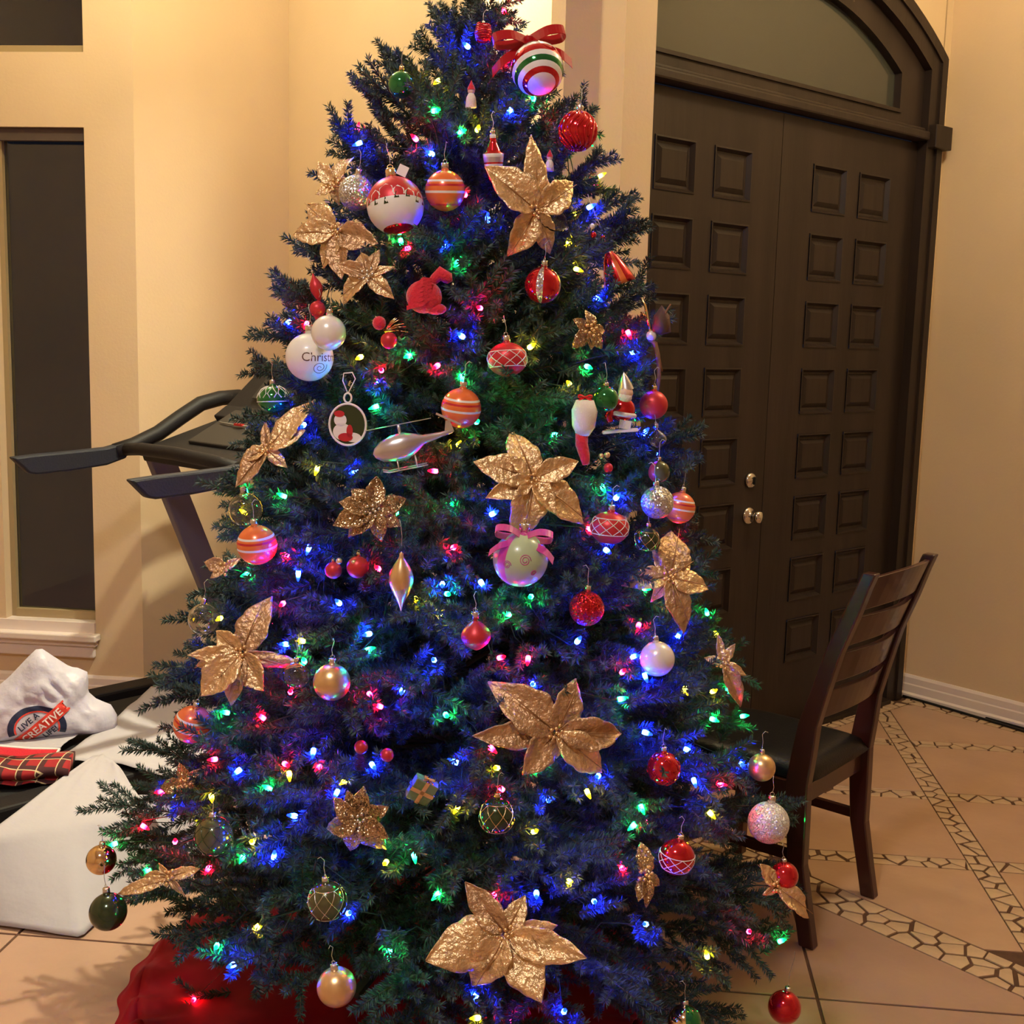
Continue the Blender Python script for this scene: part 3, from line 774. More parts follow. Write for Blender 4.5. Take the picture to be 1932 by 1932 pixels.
for q in list(placed):
    o = Vector((q.x, q.y, 0)).normalized()
    for j in range(3):
        d = (o + Vector((random.uniform(-.7, .7), random.uniform(-.7, .7), random.uniform(-.35, .75)))).normalized()
        off = Vector((random.uniform(-1, 1), random.uniform(-1, 1), random.uniform(-1, .6))).normalized() * 0.022
        p0 = q - d * 0.06 + off; p1 = q + d * random.uniform(.01, .045) + off * 1.3
        tip_segs.append((np.array(p0), np.array(p1))); tip_stem.tube([p0, p1], [.0018, .001], 4, mi=1, cap=False)
tv, tq, tn = needles(tip_segs, rng, 1750)
tag(link('twig_tips', finish(bpy.data.meshes.new('twig_tips'), tip_stem, tv, tq, tn), tree), kind='stuff')
placed.sort(key=lambda p: (int(p.z / 0.16), (1 if int(p.z / 0.16) % 2 else -1) * atan2(p.y, p.x)))
wire = []
for a, b in zip(placed, placed[1:]):
    wire.append(a)
    for t in (0.2, 0.5, 0.8):
        q = a.lerp(b, t); lz = max(.3, q.z); fa = atan2(q.y, q.x); rr = min(sqrt(q.x ** 2 + q.y ** 2), RAD(lz, fa)) * .86; wire.append(Vector((rr * cos(fa), rr * sin(fa), max(.36, q.z - 0.008))))
mb = MB(); mb.tube(wire, 0.0013, 4); mb.build('wire', M_wire, strings)

# ---------------------------------------------------------------- ornaments
def shape_prof(kind, r, n=28):
    P = []
    if kind == 'ball': P = [(r * sin(pi * i / n), -r * cos(pi * i / n)) for i in range(n + 1)]
    elif kind == 'oblate': P = [(r * sin(pi * i / n), -0.84 * r * cos(pi * i / n)) for i in range(n + 1)]
    elif kind == 'onion':
        for i in range(n + 1):
            t = i / n; P.append((r * sin(pi * min(1, t * 1.05)) ** 0.8 * (1 - 0.25 * t) if t < .95 else r * 0.16, -r * 0.95 + 2.0 * r * t))
        P[0] = (0, -r * 0.95)
    elif kind == 'finial':
        for i in range(n + 1):
            t = i / n; rr = r * (sin(pi * t ** 1.15) ** 1.5 * 0.97 + 0.035 + (0.10 * math.exp(-((t - .97) / .03) ** 2))); P.append((rr if 0 < i < n else 0, -2.7 * r + 5.2 * r * t))
    elif kind == 'bottle':
        for i in range(n + 1):
            t = i / n; rr = r * (0.98 * sin(pi * min(1.0, t * 0.72 + 0.04)) ** 0.6 if t < .62 else lerp(0.80, 0.30, min(1, (t - .62) / .25))); P.append((rr if 0 < i else 0, -2.2 * r + 4.4 * r * t))
        P.append((0, 2.2 * r))
    elif kind == 'bell':
        P = [(0, -r * .8), (r * .9, -r * .85), (r * 1.05, -r), (r * .95, -r * .6), (r * .75, 0), (r * .5, r * .7), (r * .25, r * 1.1), (0, r * 1.15)]
    return P
def cap_mesh(mb, z, r, mi=0):
    mb.lathe([(0, z + r * 0.34), (r * 0.17, z + r * 0.33), (r * 0.19, z + r * 0.30), (r * 0.20, z - r * 0.02), (0.0, z - r * 0.04)], 14, mi=mi)
    mb.tube([(r * 0.10 * cos(a), 0, z + r * 0.40 + r * 0.10 * sin(a)) for a in [2 * pi * i / 10 for i in range(11)]], r * 0.018, 5, mi=mi, cap=False)
def hook_mesh(z, r, L): 
    mb = MB(); pts = [(0, 0, z), (0.002, 0.001, z + L * .35), (-0.002, 0, z + L * .8), (0.0, 0.006, z + L), (0.0, 0.012, z + L * .93)]
    mb.tube(pts, 0.0007, 4); return mb
def ornament(name, label, px, py, rpx, kind='ball', mats=(M_red_s,), band=None, off=0.0, cat='ornament', cap=M_cap_s, hook=0.035, tilt=None, group=None, depth=None, extra=None, seg=32, partname='shell'):
    p = surf(px, py, 0.02 + off) if depth is None else CAM + ray(px, py) * (depth / ray(px, py).y)
    m_ = px2m(p); r = rpx * m_
    rot = tilt if tilt is not None else (random.uniform(-.12, .12), random.uniform(-.12, .12), random.uniform(0, 6.28))
    o = empty(name, p, rot); tag(o, label, cat, group)
    mb = MB(); prof = shape_prof(kind, r); mb.lathe(prof, seg, band=band); mb.build(partname, list(mats), o)
    zt = max(z for _, z in prof)
    if cap: mb = MB(); cap_mesh(mb, zt, r if kind in ('ball', 'oblate') else r * 1.2); mb.build('cap', cap, o)
    if hook:
        mb = hook_mesh(zt + r * 0.45, r, hook); mb.build('hook', M_string, o)
    if extra: extra(o, r)
    return o
def stripes(spec):   # spec: list of (upto fraction from bottom, material index)
    def f(i, k, n=28):
        t = (i + 0.5) / n
        for u, m in spec:
            if t <= u: return m
        return spec[-1][1]
    return f
def vert(n, pat):
    return lambda i, k: pat[int(k * n / 32) % len(pat)]
def lattice(col, z0=-0.5, z1=0.5, nn=10, sq=1.0, ring=True):
    def ex(o, r):
        mb = MB(); R_ = r * 1.004
        def pt(u, zf): rr = sqrt(max(0, 1 - (zf) ** 2)); return (R_ * rr * cos(u), R_ * rr * sin(u), R_ * zf * sq)
        for k in range(nn):
            for s_ in (1, -1):
                u0 = 2 * pi * k / nn; mb.tube([pt(u0 + s_ * 2 * pi / nn * 1.5 * j / 10, z0 + (z1 - z0) * j / 10) for j in range(11)], r * 0.022, 4)
        if ring:
            for zf in (z0, z1): mb.tube([pt(2 * pi * j / 24, zf) for j in range(25)], r * 0.026, 4, cap=False)
        mb.build('lattice', col, o)
    return ex
OR_B = stripes([(.24, 0), (.27, 2), (.34, 0), (.37, 1), (.45, 0), (.48, 3), (.51, 1), (.58, 0), (.61, 2), (.66, 0), (.69, 1), (.78, 0), (.80, 3), (1, 0)])
OM = (M_orange_b, M_white_gl, M_red_m, M_brown_st)
def orange(label, x, y, r, tl=None, **k): return ornament('striped_ball_ornament', label, x, y, r, mats=OM, band=OR_B, cat='ball ornament', tilt=tl, **k)
orange('orange ball with white stripes hanging right of the big snow scene ball near treetop', 840, 360, 38)
orange('orange striped ball hanging at mid tree, straight below the red lattice ball', 870, 770, 38)
orange('orange striped ball at left edge of the tree below the clear glass ball', 485, 1028, 38)
orange('orange swirl striped ball hanging free over the white papers at left', 363, 1367, 36, tl=(.15, .25, 0), depth=2.42, hook=0.06)
orange('orange striped ball hanging at right edge in front of the dark door', 1282, 958, 30)

def smooth_pts(pts, n=5):
    P = [Vector(p) for p in pts]; out = []
    for i in range(len(P) - 1):
        p0, p1, p2, p3 = P[max(0, i - 1)], P[i], P[i + 1], P[min(len(P) - 1, i + 2)]
        for k in range(n):
            t = k / n; out.append(.5 * ((2 * p1) + (p2 - p0) * t + (2 * p0 - 5 * p1 + 4 * p2 - p3) * t * t + (3 * p1 - p0 - 3 * p2 + p3) * t ** 3))
    return out + [P[-1]]
def ribbon_bow(o, r, m, z=1.0, big=1.0, nm='bow'):
    mb = MB()
    for s_ in (1, -1):
        pts = [(0, 0, 0), (s_ * .5, -.15, .38), (s_ * .95, -.1, .30), (s_ * .9, .05, -.05), (s_ * .4, 0, -.05), (0, 0, 0)]
        mb.bar([p * r * big for p in smooth_pts(pts)], Vector((0, 1, 0.1)) * r * .17 * big, Vector((0, 0, 1)) * r * .012, smooth=False)
        pts = [(0, 0, 0), (s_ * .35, -.3, -.05), (s_ * .8, -.55, -.12), (s_ * 1.1, -.6, -.42)]
        mb.bar([p * r * big for p in smooth_pts(pts)], Vector((0.1, 1, 0.2)) * r * .16 * big, Vector((0, 0, 1)) * r * .012)
    mb.sphere((0, 0, 0.02 * r), r * .16 * big, seg=10, rings=6)
    b = mb.build(nm, m, o); b.location = (0, -0.25 * r, z * r); b.rotation_euler = (radians(25), 0, 0); return b
t_ = (radians(62), radians(8), radians(28))
big1 = ornament('striped_ball_ornament', 'large white ball ringed red and green with a red ribbon bow near the treetop', 1014, 130, 50,
    mats=(M_cream, M_red_s, M_green_s, M_white_gl), band=stripes([(.17, 0), (.24, 1), (.33, 3), (.40, 2), (.47, 3), (.56, 1), (.63, 3), (.69, 2), (.76, 3), (.84, 1), (1, 3)]), cat='ball ornament', off=0.04, tilt=(radians(-38), radians(-14), 0),
    extra=None)
bw_ = ribbon_bow(big1, 0.05, mat('deep_red_ribbon', (0.36, 0.004, 0.008), 0.5, spec=0.2), 1.0, 1.5); bw_.location = (-.006, -.034, .046); bw_.rotation_euler = (radians(88), 0, radians(8))
ornament('ball_ornament', 'shiny green ball half hidden in needles at upper left of the treetop', 757, 160, 25, mats=(M_green_s,), cat='ball ornament', cap=M_cap_g)
def ridges(o, r):
    mb = MB()
    for k in range(14):
        u = 2 * pi * k / 14; mb.tube([(r * 1.0 * sin(pi * j / 10) * cos(u + .25 * sin(j)), r * sin(pi * j / 10) * sin(u + .25 * sin(j)), -r * cos(pi * j / 10)) for j in range(1, 10)], r * .10, 6)
    mb.build('ridge', M_red_s, o)
ornament('ball_ornament', 'shiny red wavy ridged ball at upper right of the tree against the wall', 1090, 247, 35, mats=(M_red_s,), cat='ball ornament', extra=ridges, off=0.02)
ornament('bottle_ornament', 'red glass bottle shaped ornament painted white and blue above the top gold poinsettia', 931, 300, 20, 'bottle', mats=(M_red_s, M_white_gl, M_silv), band=stripes([(.3, 0), (.38, 1), (.44, 0), (.52, 2), (.6, 1), (.92, 0), (1, 1)]), cat='ornament')
ornament('ball_ornament', 'silver glitter ball at upper left beside the big snow scene ball', 672, 364, 33, mats=(M_glits,), cat='ball ornament', off=0.01)
def scene_extra(o, r):
    # painted cottages and pines on the snow line
    mb = MB()
    def on(u, zf, k=1.006): rr = sqrt(1 - zf * zf); return Vector((r * k * rr * cos(u), r * k * rr * sin(u), r * k * zf))
    for u, zf, w_, h_, mi in [(-2.2, .22, .16, .16, 0), (-1.75, .32, .2, .18, 1), (-1.3, .24, .16, .15, 0), (-.9, .15, .15, .14, 1), (-2.6, .1, .14, .13, 1), (-.4, .1, .15, .15, 0), (.3, .2, .15, .15, 1), (1.3, .2, .2, .2, 0), (2.2, .15, .15, .15, 1)]:
        zf -= .20; w_ *= 1.25; h_ *= 1.35
        a, b, c, d = on(u - w_, zf), on(u + w_, zf), on(u + w_, zf + h_), on(u - w_, zf + h_); e = on(u, zf + h_ + .14)
        mb.add([a, b, c, d], [(0, 1, 2, 3)], 2); mb.add([d, c, e], [(0, 1, 2)], 3)
    for k in range(16):
        u = -3 + k * .4; zf = -.14 + .1 * sin(k * 1.7); mb.add([on(u - .09, zf), on(u + .09, zf), on(u, zf + .26)], [(0, 1, 2)], 4)
    mb.build('painted_village', [M_brown_st, M_red_m, M_cream, M_pr_white, M_green_d], o)
    tg = MB(); tg.box((0, 0, 0), (r * .36, r * .02, r * .36)); q = tg.build('price_tag', M_pr_white, o); q.location = (r * .45, -r * .4, r * 1.05); q.rotation_euler = (.2, .6, 0)
ornament('snow_scene_ball_ornament', 'largest ball, painted snowy village, red top and base, paper tag on cap', 746, 388, 54, mats=(M_red_m, M_cream, M_red_s), band=stripes([(.19, 2), (.50, 1), (1, 0)]), cat='ball ornament', cap=M_cap_g, extra=scene_extra, tilt=(radians(-14), radians(-10), 0), off=0.03, hook=.05)
ornament('ball_ornament', 'red ball with wide silver vertical stripes at upper right of tree centre', 1024, 538, 34, mats=(M_red_s, M_glits), band=vert(16, [0, 0, 1, 0]), cat='ball ornament')
def coil(o, r):
    mb = MB(); mb.tube([(r * (1 - .25 * abs(t - 4) / 4) * cos(2 * pi * t), r * (1 - .25 * abs(t - 4) / 4) * sin(2 * pi * t), -r + 2 * r * t / 8) for t in [i / 12 for i in range(97)]], r * .10, 6); mb.build('coil', M_glitr, o)
ornament('coil_ornament', 'red coiled wire ornament at the very top of the tree', 912, 62, 16, mats=(M_red_m,), extra=coil, hook=0.02, cat='ornament')
ornament('ball_ornament', 'red and white lattice ball, middle of tree, above the orange striped ball', 957, 678, 38, 'oblate', mats=(M_red_m,), cat='ball ornament', extra=lattice(M_white_gl, -.45, .45, 9, .84))
ornament('ball_ornament', 'pearl white ball overlapping the larger white lettered ball at left', 620, 628, 33, mats=(M_pearl,), cat='ball ornament', off=0.07)
def decal_text(o, r, txt, size, m, zc, az, font_off=0.0):
    cu = bpy.data.curves.new('t', 'FONT'); cu.body = txt; cu.size = size; cu.align_x = 'CENTER'; cu.align_y = 'CENTER'; cu.resolution_u = 3
    tmp = bpy.data.objects.new('t', cu); COL.objects.link(tmp); dg = bpy.context.evaluated_depsgraph_get(); dg.update()
    me = bpy.data.meshes.new_from_object(tmp.evaluated_get(dg)); bpy.data.objects.remove(tmp)
    for v in me.vertices:
        u = az + v.co.x / r; zf = zc + v.co.y / r; v.co = Vector((r * 1.006 * cos(zf) * cos(u), r * 1.006 * cos(zf) * sin(u), r * 1.006 * sin(zf)))
    me.materials.clear(); me.materials.append(m); return link('lettering', me, o)
def letter_ball(o, r):
    decal_text(o, r, 'Christmas', r * .52, M_brown_st, .02, -pi / 2 + .55)
    mb = MB()
    pts = []
    for i in range(30):
        a = i * .45; q = .04 + .012 * i; u = -pi / 2 + .30 + q * cos(a); v = -.42 + q * sin(a) * .8; pts.append((r * 1.004 * cos(v) * cos(u), r * 1.004 * cos(v) * sin(u), r * 1.004 * sin(v)))
    mb.tube(pts, r * .012, 4); mb.build('swirl', M_brown_st, o)
ornament('lettered_ball_ornament', 'large white ball with dark script lettering and swirl at left edge', 584, 674, 45, mats=(M_cream,), cat='ball ornament', tilt=(0, 0, .35), extra=letter_ball, off=0.02)
def frost(o, r):
    mb = MB()
    for k in range(9):
        u = 2 * pi * k / 9
        for s_ in (-1, 1): mb.tube([(r * 1.005 * cos(v) * cos(u + s_ * w_), r * 1.005 * cos(v) * sin(u + s_ * w_), .84 * r * 1.005 * sin(v)) for v, w_ in ((1.2, .0), (.8, .12), (.4, .3), (.1, .12))], r * .035, 4)
    mb.tube([(r * .99 * cos(a), r * .99 * sin(a), -r * .15) for a in [2 * pi * i / 20 for i in range(21)]], r * .03, 4, cap=False)
    mb.build('frost_pattern', M_white_gl, o)
ornament('ball_ornament', 'flattened green ball with white frost leaves at left over the treadmill console', 516, 753, 31, 'oblate', mats=(M_green_s,), cat='ball ornament', extra=frost, cap=M_cap_s, off=0.0)
ornament('ball_ornament', 'shiny green ball beside the red stocking ornament', 1143, 753, 24, mats=(M_green_s,), cat='ball ornament', off=0.04)
ornament('ball_ornament', 'plain red ball at right edge against the dark door, right of the santa ornament', 1233, 764, 27, mats=(M_red_m,), cat='ball ornament', cap=M_cap_g)
ornament('ball_ornament', 'silver white glitter ball at right edge overlapping an orange striped ball', 1240, 948, 31, mats=(M_glits,), cat='ball ornament', off=0.03)
ornament('ball_ornament', 'olive green and red ball just above the silver glitter ball at right', 1243, 890, 21, mats=(M_olive, M_red_m), band=vert(8, [0, 0, 0, 1]), cat='ball ornament', cap=M_cap_g)
ornament('ball_ornament', 'flattened red lattice ball at right of tree, left of silver glitter ball', 1150, 996, 37, 'oblate', mats=(M_red_m,), cat='ball ornament', extra=lattice(M_white_gl, -.35, .6, 9, .84), off=0.01)
ornament('ball_ornament', 'small dark green lattice ball under the silver glitter ball at right', 1220, 1018, 24, mats=(M_green_d,), cat='ball ornament', extra=lattice(M_cap_g, -.7, .7, 7))
def clearball(label, x, y, r, **k):
    o = ornament('glass_ball_ornament', label, x, y, r, mats=(M_clear,), cat='glass ornament', **k)
    for c_ in o.children:
        if c_.name.startswith('shell'): solid(c_, .0012, -1)
    return o
cb = clearball('clear glass ball at left edge just under the treadmill rail', 464, 962, 33)
clearball('small clear glass ball at far left above the gold poinsettia', 385, 1168, 30)
clearball('clear silver glass ornament at right edge below the plain red ball', 1240, 828, 20, kind='onion')
clearball('small clear glass ball tucked between the left gold poinsettia and the matte gold ball', 560, 1275, 26)
ornament('finial_ornament', 'long matte gold teardrop finial hanging left of centre', 757, 1096, 23, 'finial', mats=(M_gold_m,), cat='finial ornament', cap=None, hook=.05, off=.02)
def swirls(o, r):
    for (du, dv, s_) in ((.15, .15, .22), (-.5, -.1, .16), (.55, -.3, .12), (1.6, .2, .2), (3, .1, .2)):
        mb = MB(); pts = []
        for i in range(26):
            a = i * .5; q = s_ * (1 - i / 34); u = -pi / 2 + du + q * cos(a); v = dv + q * sin(a); pts.append((r * 1.004 * cos(v) * cos(u), r * 1.004 * cos(v) * sin(u), r * 1.004 * sin(v)))
        mb.tube(pts, r * .014, 4); mb.build('swirl', M_purple, o)
pg = ornament('ball_ornament', 'large pale green ball with magenta swirls and a magenta ribbon, below central poinsettia', 982, 1055, 52, mats=(M_palegreen, M_purple), band=lambda i, k: 1 if k in (19, 20) else 0, cat='ball ornament', extra=swirls, off=.03, tilt=(0, .1, 0))
ribbon_bow(pg, 0.042, M_purple, 1.05, 1.3, 'ribbon')
ornament('ball_ornament', 'red glitter ball at right of centre, right of the pale green ball', 1107, 1148, 33, mats=(M_glitr,), cat='ball ornament')
ornament('onion_ornament', 'matte red onion shaped glass ornament near the middle, below the pale green ball', 898, 1198, 32, 'onion', mats=(M_red_m,), cat='ornament', cap=M_cap_s)
ornament('ball_ornament', 'pearl white ball at right of tree, below the right gold poinsettia', 1240, 1243, 33, mats=(M_pearl,), cat='ball ornament', off=.02)
ornament('ball_ornament', 'matte gold ball at left of centre, right of the left gold poinsettia', 626, 1287, 35, mats=(M_gold_m,), cat='ball ornament', off=.02)
def crackle(o, r):
    mb = MB(); rnd = random.Random(3)
    for k in range(26):
        u, v = rnd.uniform(0, 6.28), rnd.uniform(-1.1, 1.1); pts = []
        for j in range(5):
            pts.append((r * 1.003 * cos(v) * cos(u), r * 1.003 * cos(v) * sin(u), r * 1.003 * sin(v))); u += rnd.uniform(-.3, .3); v += rnd.uniform(-.3, .3)
        mb.tube(pts, r * .05, 4)
    mb.build('relief', M_glitr, o)
ornament('ball_ornament', 'red relief glass ball at lower right, right of the copper poinsettia', 1252, 1450, 31, mats=(M_red_s,), cat='ball ornament', extra=crackle)
ornament('ball_ornament', 'small matte gold ball at right edge in front of the chair back', 1437, 1448, 26, mats=(M_gold_m,), cat='ball ornament', off=.02)
ornament('ball_ornament', 'silver white glitter ball at right edge in front of the chair leg', 1450, 1552, 39, mats=(M_glitw,), cat='ball ornament', off=.02)
ornament('ball_ornament', 'dark green ball with gold lattice, below the copper poinsettia', 937, 1540, 34, mats=(M_green_d,), cat='ball ornament', extra=lattice(M_cap_g, -.75, .75, 8), cap=M_cap_g)
ornament('ball_ornament', 'dark olive lattice ball at lower left among yellow bulbs', 403, 1577, 36, mats=(M_olive,), cat='ball ornament', extra=lattice(M_green_d, -.75, .75, 8))
ornament('ball_ornament', 'shiny gold ball at far left tip of the tree over white paper', 191, 1622, 28, mats=(M_gold_s,), cat='ball ornament', off=.02)
ornament('ball_ornament', 'shiny dark green ball at far left, lowest one over white paper', 204, 1720, 35, mats=(M_green_d,), cat='ball ornament', extra=None, off=.02, hook=.05)
ornament('ball_ornament', 'olive glass ball with lattice at lower left above a blue bulb', 617, 1700, 37, mats=(M_olive,), cat='ball ornament', extra=lattice(M_cap_s, -.75, .75, 8))
ornament('ball_ornament', 'matte gold ball hanging low before the red tree skirt', 635, 1862, 37, mats=(M_gold_m,), cat='ball ornament', off=.02)
ornament('ball_ornament', 'red ball with white lattice lower half at lower right of tree', 1277, 1617, 34, mats=(M_red_s,), cat='ball ornament', extra=lattice(M_white_gl, -.6, .25, 8))
ornament('ball_ornament', 'shiny red ball resting on the gold leaf at right edge beside the chair leg', 1480, 1652, 26, mats=(M_red_s,), cat='ball ornament', off=.03)
ornament('ball_ornament', 'shiny red ball hanging lowest at right over the floor tiles', 1480, 1900, 31, mats=(M_red_s,), cat='ball ornament', off=.0, hook=.085)
ornament('ball_ornament', 'gold and green ball at bottom edge right of the tree skirt', 1292, 1928, 32, mats=(M_gold_s, M_green_s), band=vert(4, [0, 0, 1, 0]), cat='ball ornament')
ornament('ball_ornament', 'small dark red ball tucked at the left of the gold finial', 675, 1070, 21, mats=(M_red_m,), cat='ball ornament', cap=M_cap_g, hook=0)
ornament('ball_ornament', 'smaller dark red ball, leftmost of the pair left of the gold finial', 629, 1076, 16, mats=(M_red_m,), cat='ball ornament', cap=M_cap_g, hook=0)
ornament('finial_ornament', 'short red spiral finial at left edge above the pearl white ball', 597, 545, 12, 'finial', mats=(M_red_m,), cat='finial ornament', tilt=(0, radians(-14), 0))
def dia(o, r):
    mb = MB(); mb.lathe([(0, -r * 1.5), (r, -r * .1), (r * .3, r), (0, r * 1.1)], 4); mb.build('drop', M_red_m, o)
ornament('drop_ornament', 'dark red faceted drop just below the red spiral finial at left', 599, 583, 15, mats=(M_red_m,), cap=None, extra=dia, hook=.02, cat='ornament')
ornament('bell_ornament', 'red and orange bell shaped glass ornament at upper right edge against the wall', 1160, 508, 30, 'bell', mats=(M_red_s, M_orange_b), band=lambda i, k: 1 if k % 8 in (0, 1) else 0, tilt=(0, radians(-22), 0), cap=None, hook=.11, cat='bell ornament')

# ---- shaped ornaments
def orn_root(name, label, cat, px, py, off=0.02, rot=(0, 0, 0), group=None):
    p = surf(px, py, off); o = empty(name, p, rot); tag(o, label, cat, group); return o, px2m(p)
# helicopter
o, m = orn_root('helicopter_ornament', 'silver helicopter ornament with rotor, hanging left of the lower orange striped ball', 'helicopter ornament', 765, 845, .05, (0, radians(-12), radians(8)))
mb = MB()
prof = [(-62, 0, .5), (-58, 0, 9), (-45, 1, 19), (-22, 3, 25), (0, 4, 26), (20, 6, 18), (36, 9, 9), (70, 12, 5), (92, 14, 3.5), (96, 14, 1)]
N_ = 12; vs = []
for x, z, r in prof:
    for k in range(N_): a = 2 * pi * k / N_; vs.append((x * m, r * .8 * m * cos(a), (z + r * sin(a)) * m))
mb.add(vs, [(i * N_ + k, i * N_ + (k + 1) % N_, (i + 1) * N_ + (k + 1) % N_, (i + 1) * N_ + k) for i in range(len(prof) - 1) for k in range(N_)]); mb.build('fuselage', M_silv, o)
mb = MB(); mb.add([Vector(q) * m for q in ((78, -1, 15), (96, -1, 15), (92, -1, 36), (84, -1, 36), (78, 1, 15), (96, 1, 15), (92, 1, 36), (84, 1, 36))], [(0, 1, 2, 3), (7, 6, 5, 4), (0, 4, 5, 1), (1, 5, 6, 2), (2, 6, 7, 3), (3, 7, 4, 0)], 0, False); mb.build('tail_fin', M_silv, o)
mb = MB(); mb.tube([(-5 * m, 0, 28 * m), (-5 * m, 0, 46 * m)], 3 * m, 8); mb.build('rotor_mast', M_silv, o)
for s_ in (1, -1):
    mb = MB(); mb.box((-5 * m + s_ * 32 * m, 0, 46 * m), (62 * m, 5 * m, 1.2 * m)); mb.build('rotor_blade', M_silv, o)
    mb = MB(); mb.tube([(-50 * m, s_ * 16 * m, -34 * m), (-40 * m, s_ * 16 * m, -38 * m), (35 * m, s_ * 16 * m, -38 * m)], 1.4 * m, 6)
    for xx in (-20, 15): mb.tube([(xx * m, s_ * 10 * m, -16 * m), (xx * m, s_ * 16 * m, -38 * m)], 1.2 * m, 6)
    mb.build('skid', M_silv, o)
mb = MB(); mb.box((90 * m, -4 * m, 38 * m), (4 * m, 1.5 * m, 52 * m), Matrix.Rotation(radians(-55), 3, 'Y')); mb.build('tail_rotor', M_silv, o)
# oval picture medallion
o, m = orn_root('oval_picture_ornament', 'oval white framed snowman picture ornament on a ribbon at left of the helicopter', 'ornament', 656, 801, .05, (0, 0, radians(-5)))
def disc(mb, cx, cz, rx, rz, y0, y1, n=28, mi=0):
    vs = [(cx + rx * cos(2 * pi * k / n), y, cz + rz * sin(2 * pi * k / n)) for y in (y0, y1) for k in range(n)]
    mb.add([Vector(v) * m for v in vs], [tuple(reversed(range(n))), tuple(range(n, 2 * n))] + [(k, (k + 1) % n, n + (k + 1) % n, n + k) for k in range(n)], mi, False)
mb = MB(); disc(mb, 0, 0, 34, 38, 0, 3); mb.build('plaque', M_greendk if 'M_greendk' in globals() else M_green_d, o)
mb = MB(); mb.tube([(35 * m * cos(a), 0, 39 * m * sin(a)) for a in [2 * pi * i / 36 for i in range(37)]], 2.2 * m, 8, cap=False); mb.build('rim', M_pr_white, o)
mb = MB(); disc(mb, -14, 8, 12, 12, -1, 0); disc(mb, -10, -14, 18, 16, -1, 0); disc(mb, 10, -24, 16, 9, -.8, 0); mb.build('snowman', M_pr_white, o)
mb = MB(); disc(mb, -16, 20, 10, 6, -1.6, -.4); disc(mb, -4, -24, 14, 8, -1.6, -.4); disc(mb, 4, -12, 6, 12, -1.6, -.4); mb.build('hat_and_scarf', M_red_m, o)
mb = MB(); mb.tube([(7 * m * cos(a), 0, (50 + 9 * sin(a)) * m) for a in [2 * pi * i / 16 for i in range(17)]], 2 * m, 6, cap=False)
mb.tube([Vector(q) * m for q in ((0, 0, 58), (-10, 0, 82), (-8, 0, 96), (8, 0, 98), (14, 0, 86), (8, 0, 74), (0, 0, 58))], 1.2 * m, 5); mb.build('hanger', M_pr_white, o)
# cardinal
o, m = orn_root('cardinal_ornament', 'bright red bird ornament with folded wings perched at upper left of centre', 'bird ornament', 800, 560, .05, (0, 0, radians(0)))
mb = MB(); mb.sphere((0, 0, 0), 34 * m, seg=16, rings=12, sc_=(1, .8, .92)); mb.sphere((22 * m, -2 * m, -22 * m), 16 * m, sc_=(1.3, .8, .7)); mb.build('body', M_red_f, o)
mb = MB(); mb.tube([Vector(q) * m for q in ((8, 0, 20), (20, 0, 34), (30, 0, 44), (44, 0, 36), (48, 0, 28))], [6 * m, 10 * m, 14 * m, 12 * m, 6 * m], 10); mb.build('head', M_red_f, o)
for k in range(6):
    mb = MB(); mb.bar([Vector((-30 + k * 3, -26 + k, -22 + k * 8)) * m, Vector((0, -30, -14 + k * 9)) * m, Vector((16, -22, 0 + k * 6)) * m], Vector((0, 0, 1)) * 4 * m, Vector((0, 1, 0)) * m); mb.build('feather', M_red_f, o)
mb = MB(); mb.lathe([(0, 9 * m), (4 * m, 0), (0, 0)], 8, Matrix.Translation(Vector((52, 0, 26)) * m) @ Matrix.Rotation(radians(120), 4, 'Y')); mb.build('beak', M_cap_g, o)
# stocking
o, m = orn_root('stocking_ornament', 'small red felt stocking with fluffy white cuff hanging at right of tree', 'stocking ornament', 1102, 800, .05)
mb = MB(); mb.tube([Vector(q) * m for q in ((0, 0, 45), (0, 0, 25), (-1, 0, -5), (-2, 0, -22))], [17 * m, 25 * m, 22 * m, 12 * m], 14); mb.build('cuff', M_white_f, o)
mb = MB(); mb.tube([Vector(q) * m for q in ((-4, 0, -14), (-3, 0, -40), (3, -2, -60), (6, -6, -76))], [12 * m, 12 * m, 10 * m, 7 * m], 12); mb.build('leg', M_red_f, o)
ribbon_bow(o, 14 * m, M_bow, 3.6, 1.0)
# santa on a sled
o, m = orn_root('santa_ornament', 'painted santa figure on white skis, right of the green ball', 'santa ornament', 1176, 765, .04, (0, radians(8), 0))
mb = MB(); mb.sphere((0, 0, -8 * m), 24 * m, seg=16, rings=10, sc_=(1, .8, 1.0)); mb.tube([Vector(q) * m for q in ((-18, -8, -10), (-26, -14, -24), (-20, -18, -34))], [9 * m, 8 * m, 7 * m], 8); mb.build('coat', M_red_s, o)
mb = MB(); mb.tube([(24 * m * cos(a), 19 * m * sin(a), -16 * m) for a in [2 * pi * i / 20 for i in range(21)]], 4.5 * m, 8, cap=False); mb.box((8 * m, -16 * m, -34 * m), (22 * m, 8 * m, 16 * m)); mb.build('fur_trim', M_white_f, o)
mb = MB(); mb.sphere((0, -3 * m, 24 * m), 14 * m, seg=12, rings=8); mb.build('face', M_skin, o)
mb = MB(); mb.sphere((0, -7 * m, 16 * m), 13 * m, seg=12, rings=8, sc_=(1, .8, .9)); mb.build('beard', M_white_f, o)
mb = MB(); mb.lathe([(15 * m, 0), (12 * m, 10 * m), (6 * m, 24 * m), (0, 34 * m)], 12, Matrix.Translation((0, 0, 30 * m)) @ Matrix.Rotation(radians(-18), 4, 'Y')); mb.build('hat', M_silv, o)
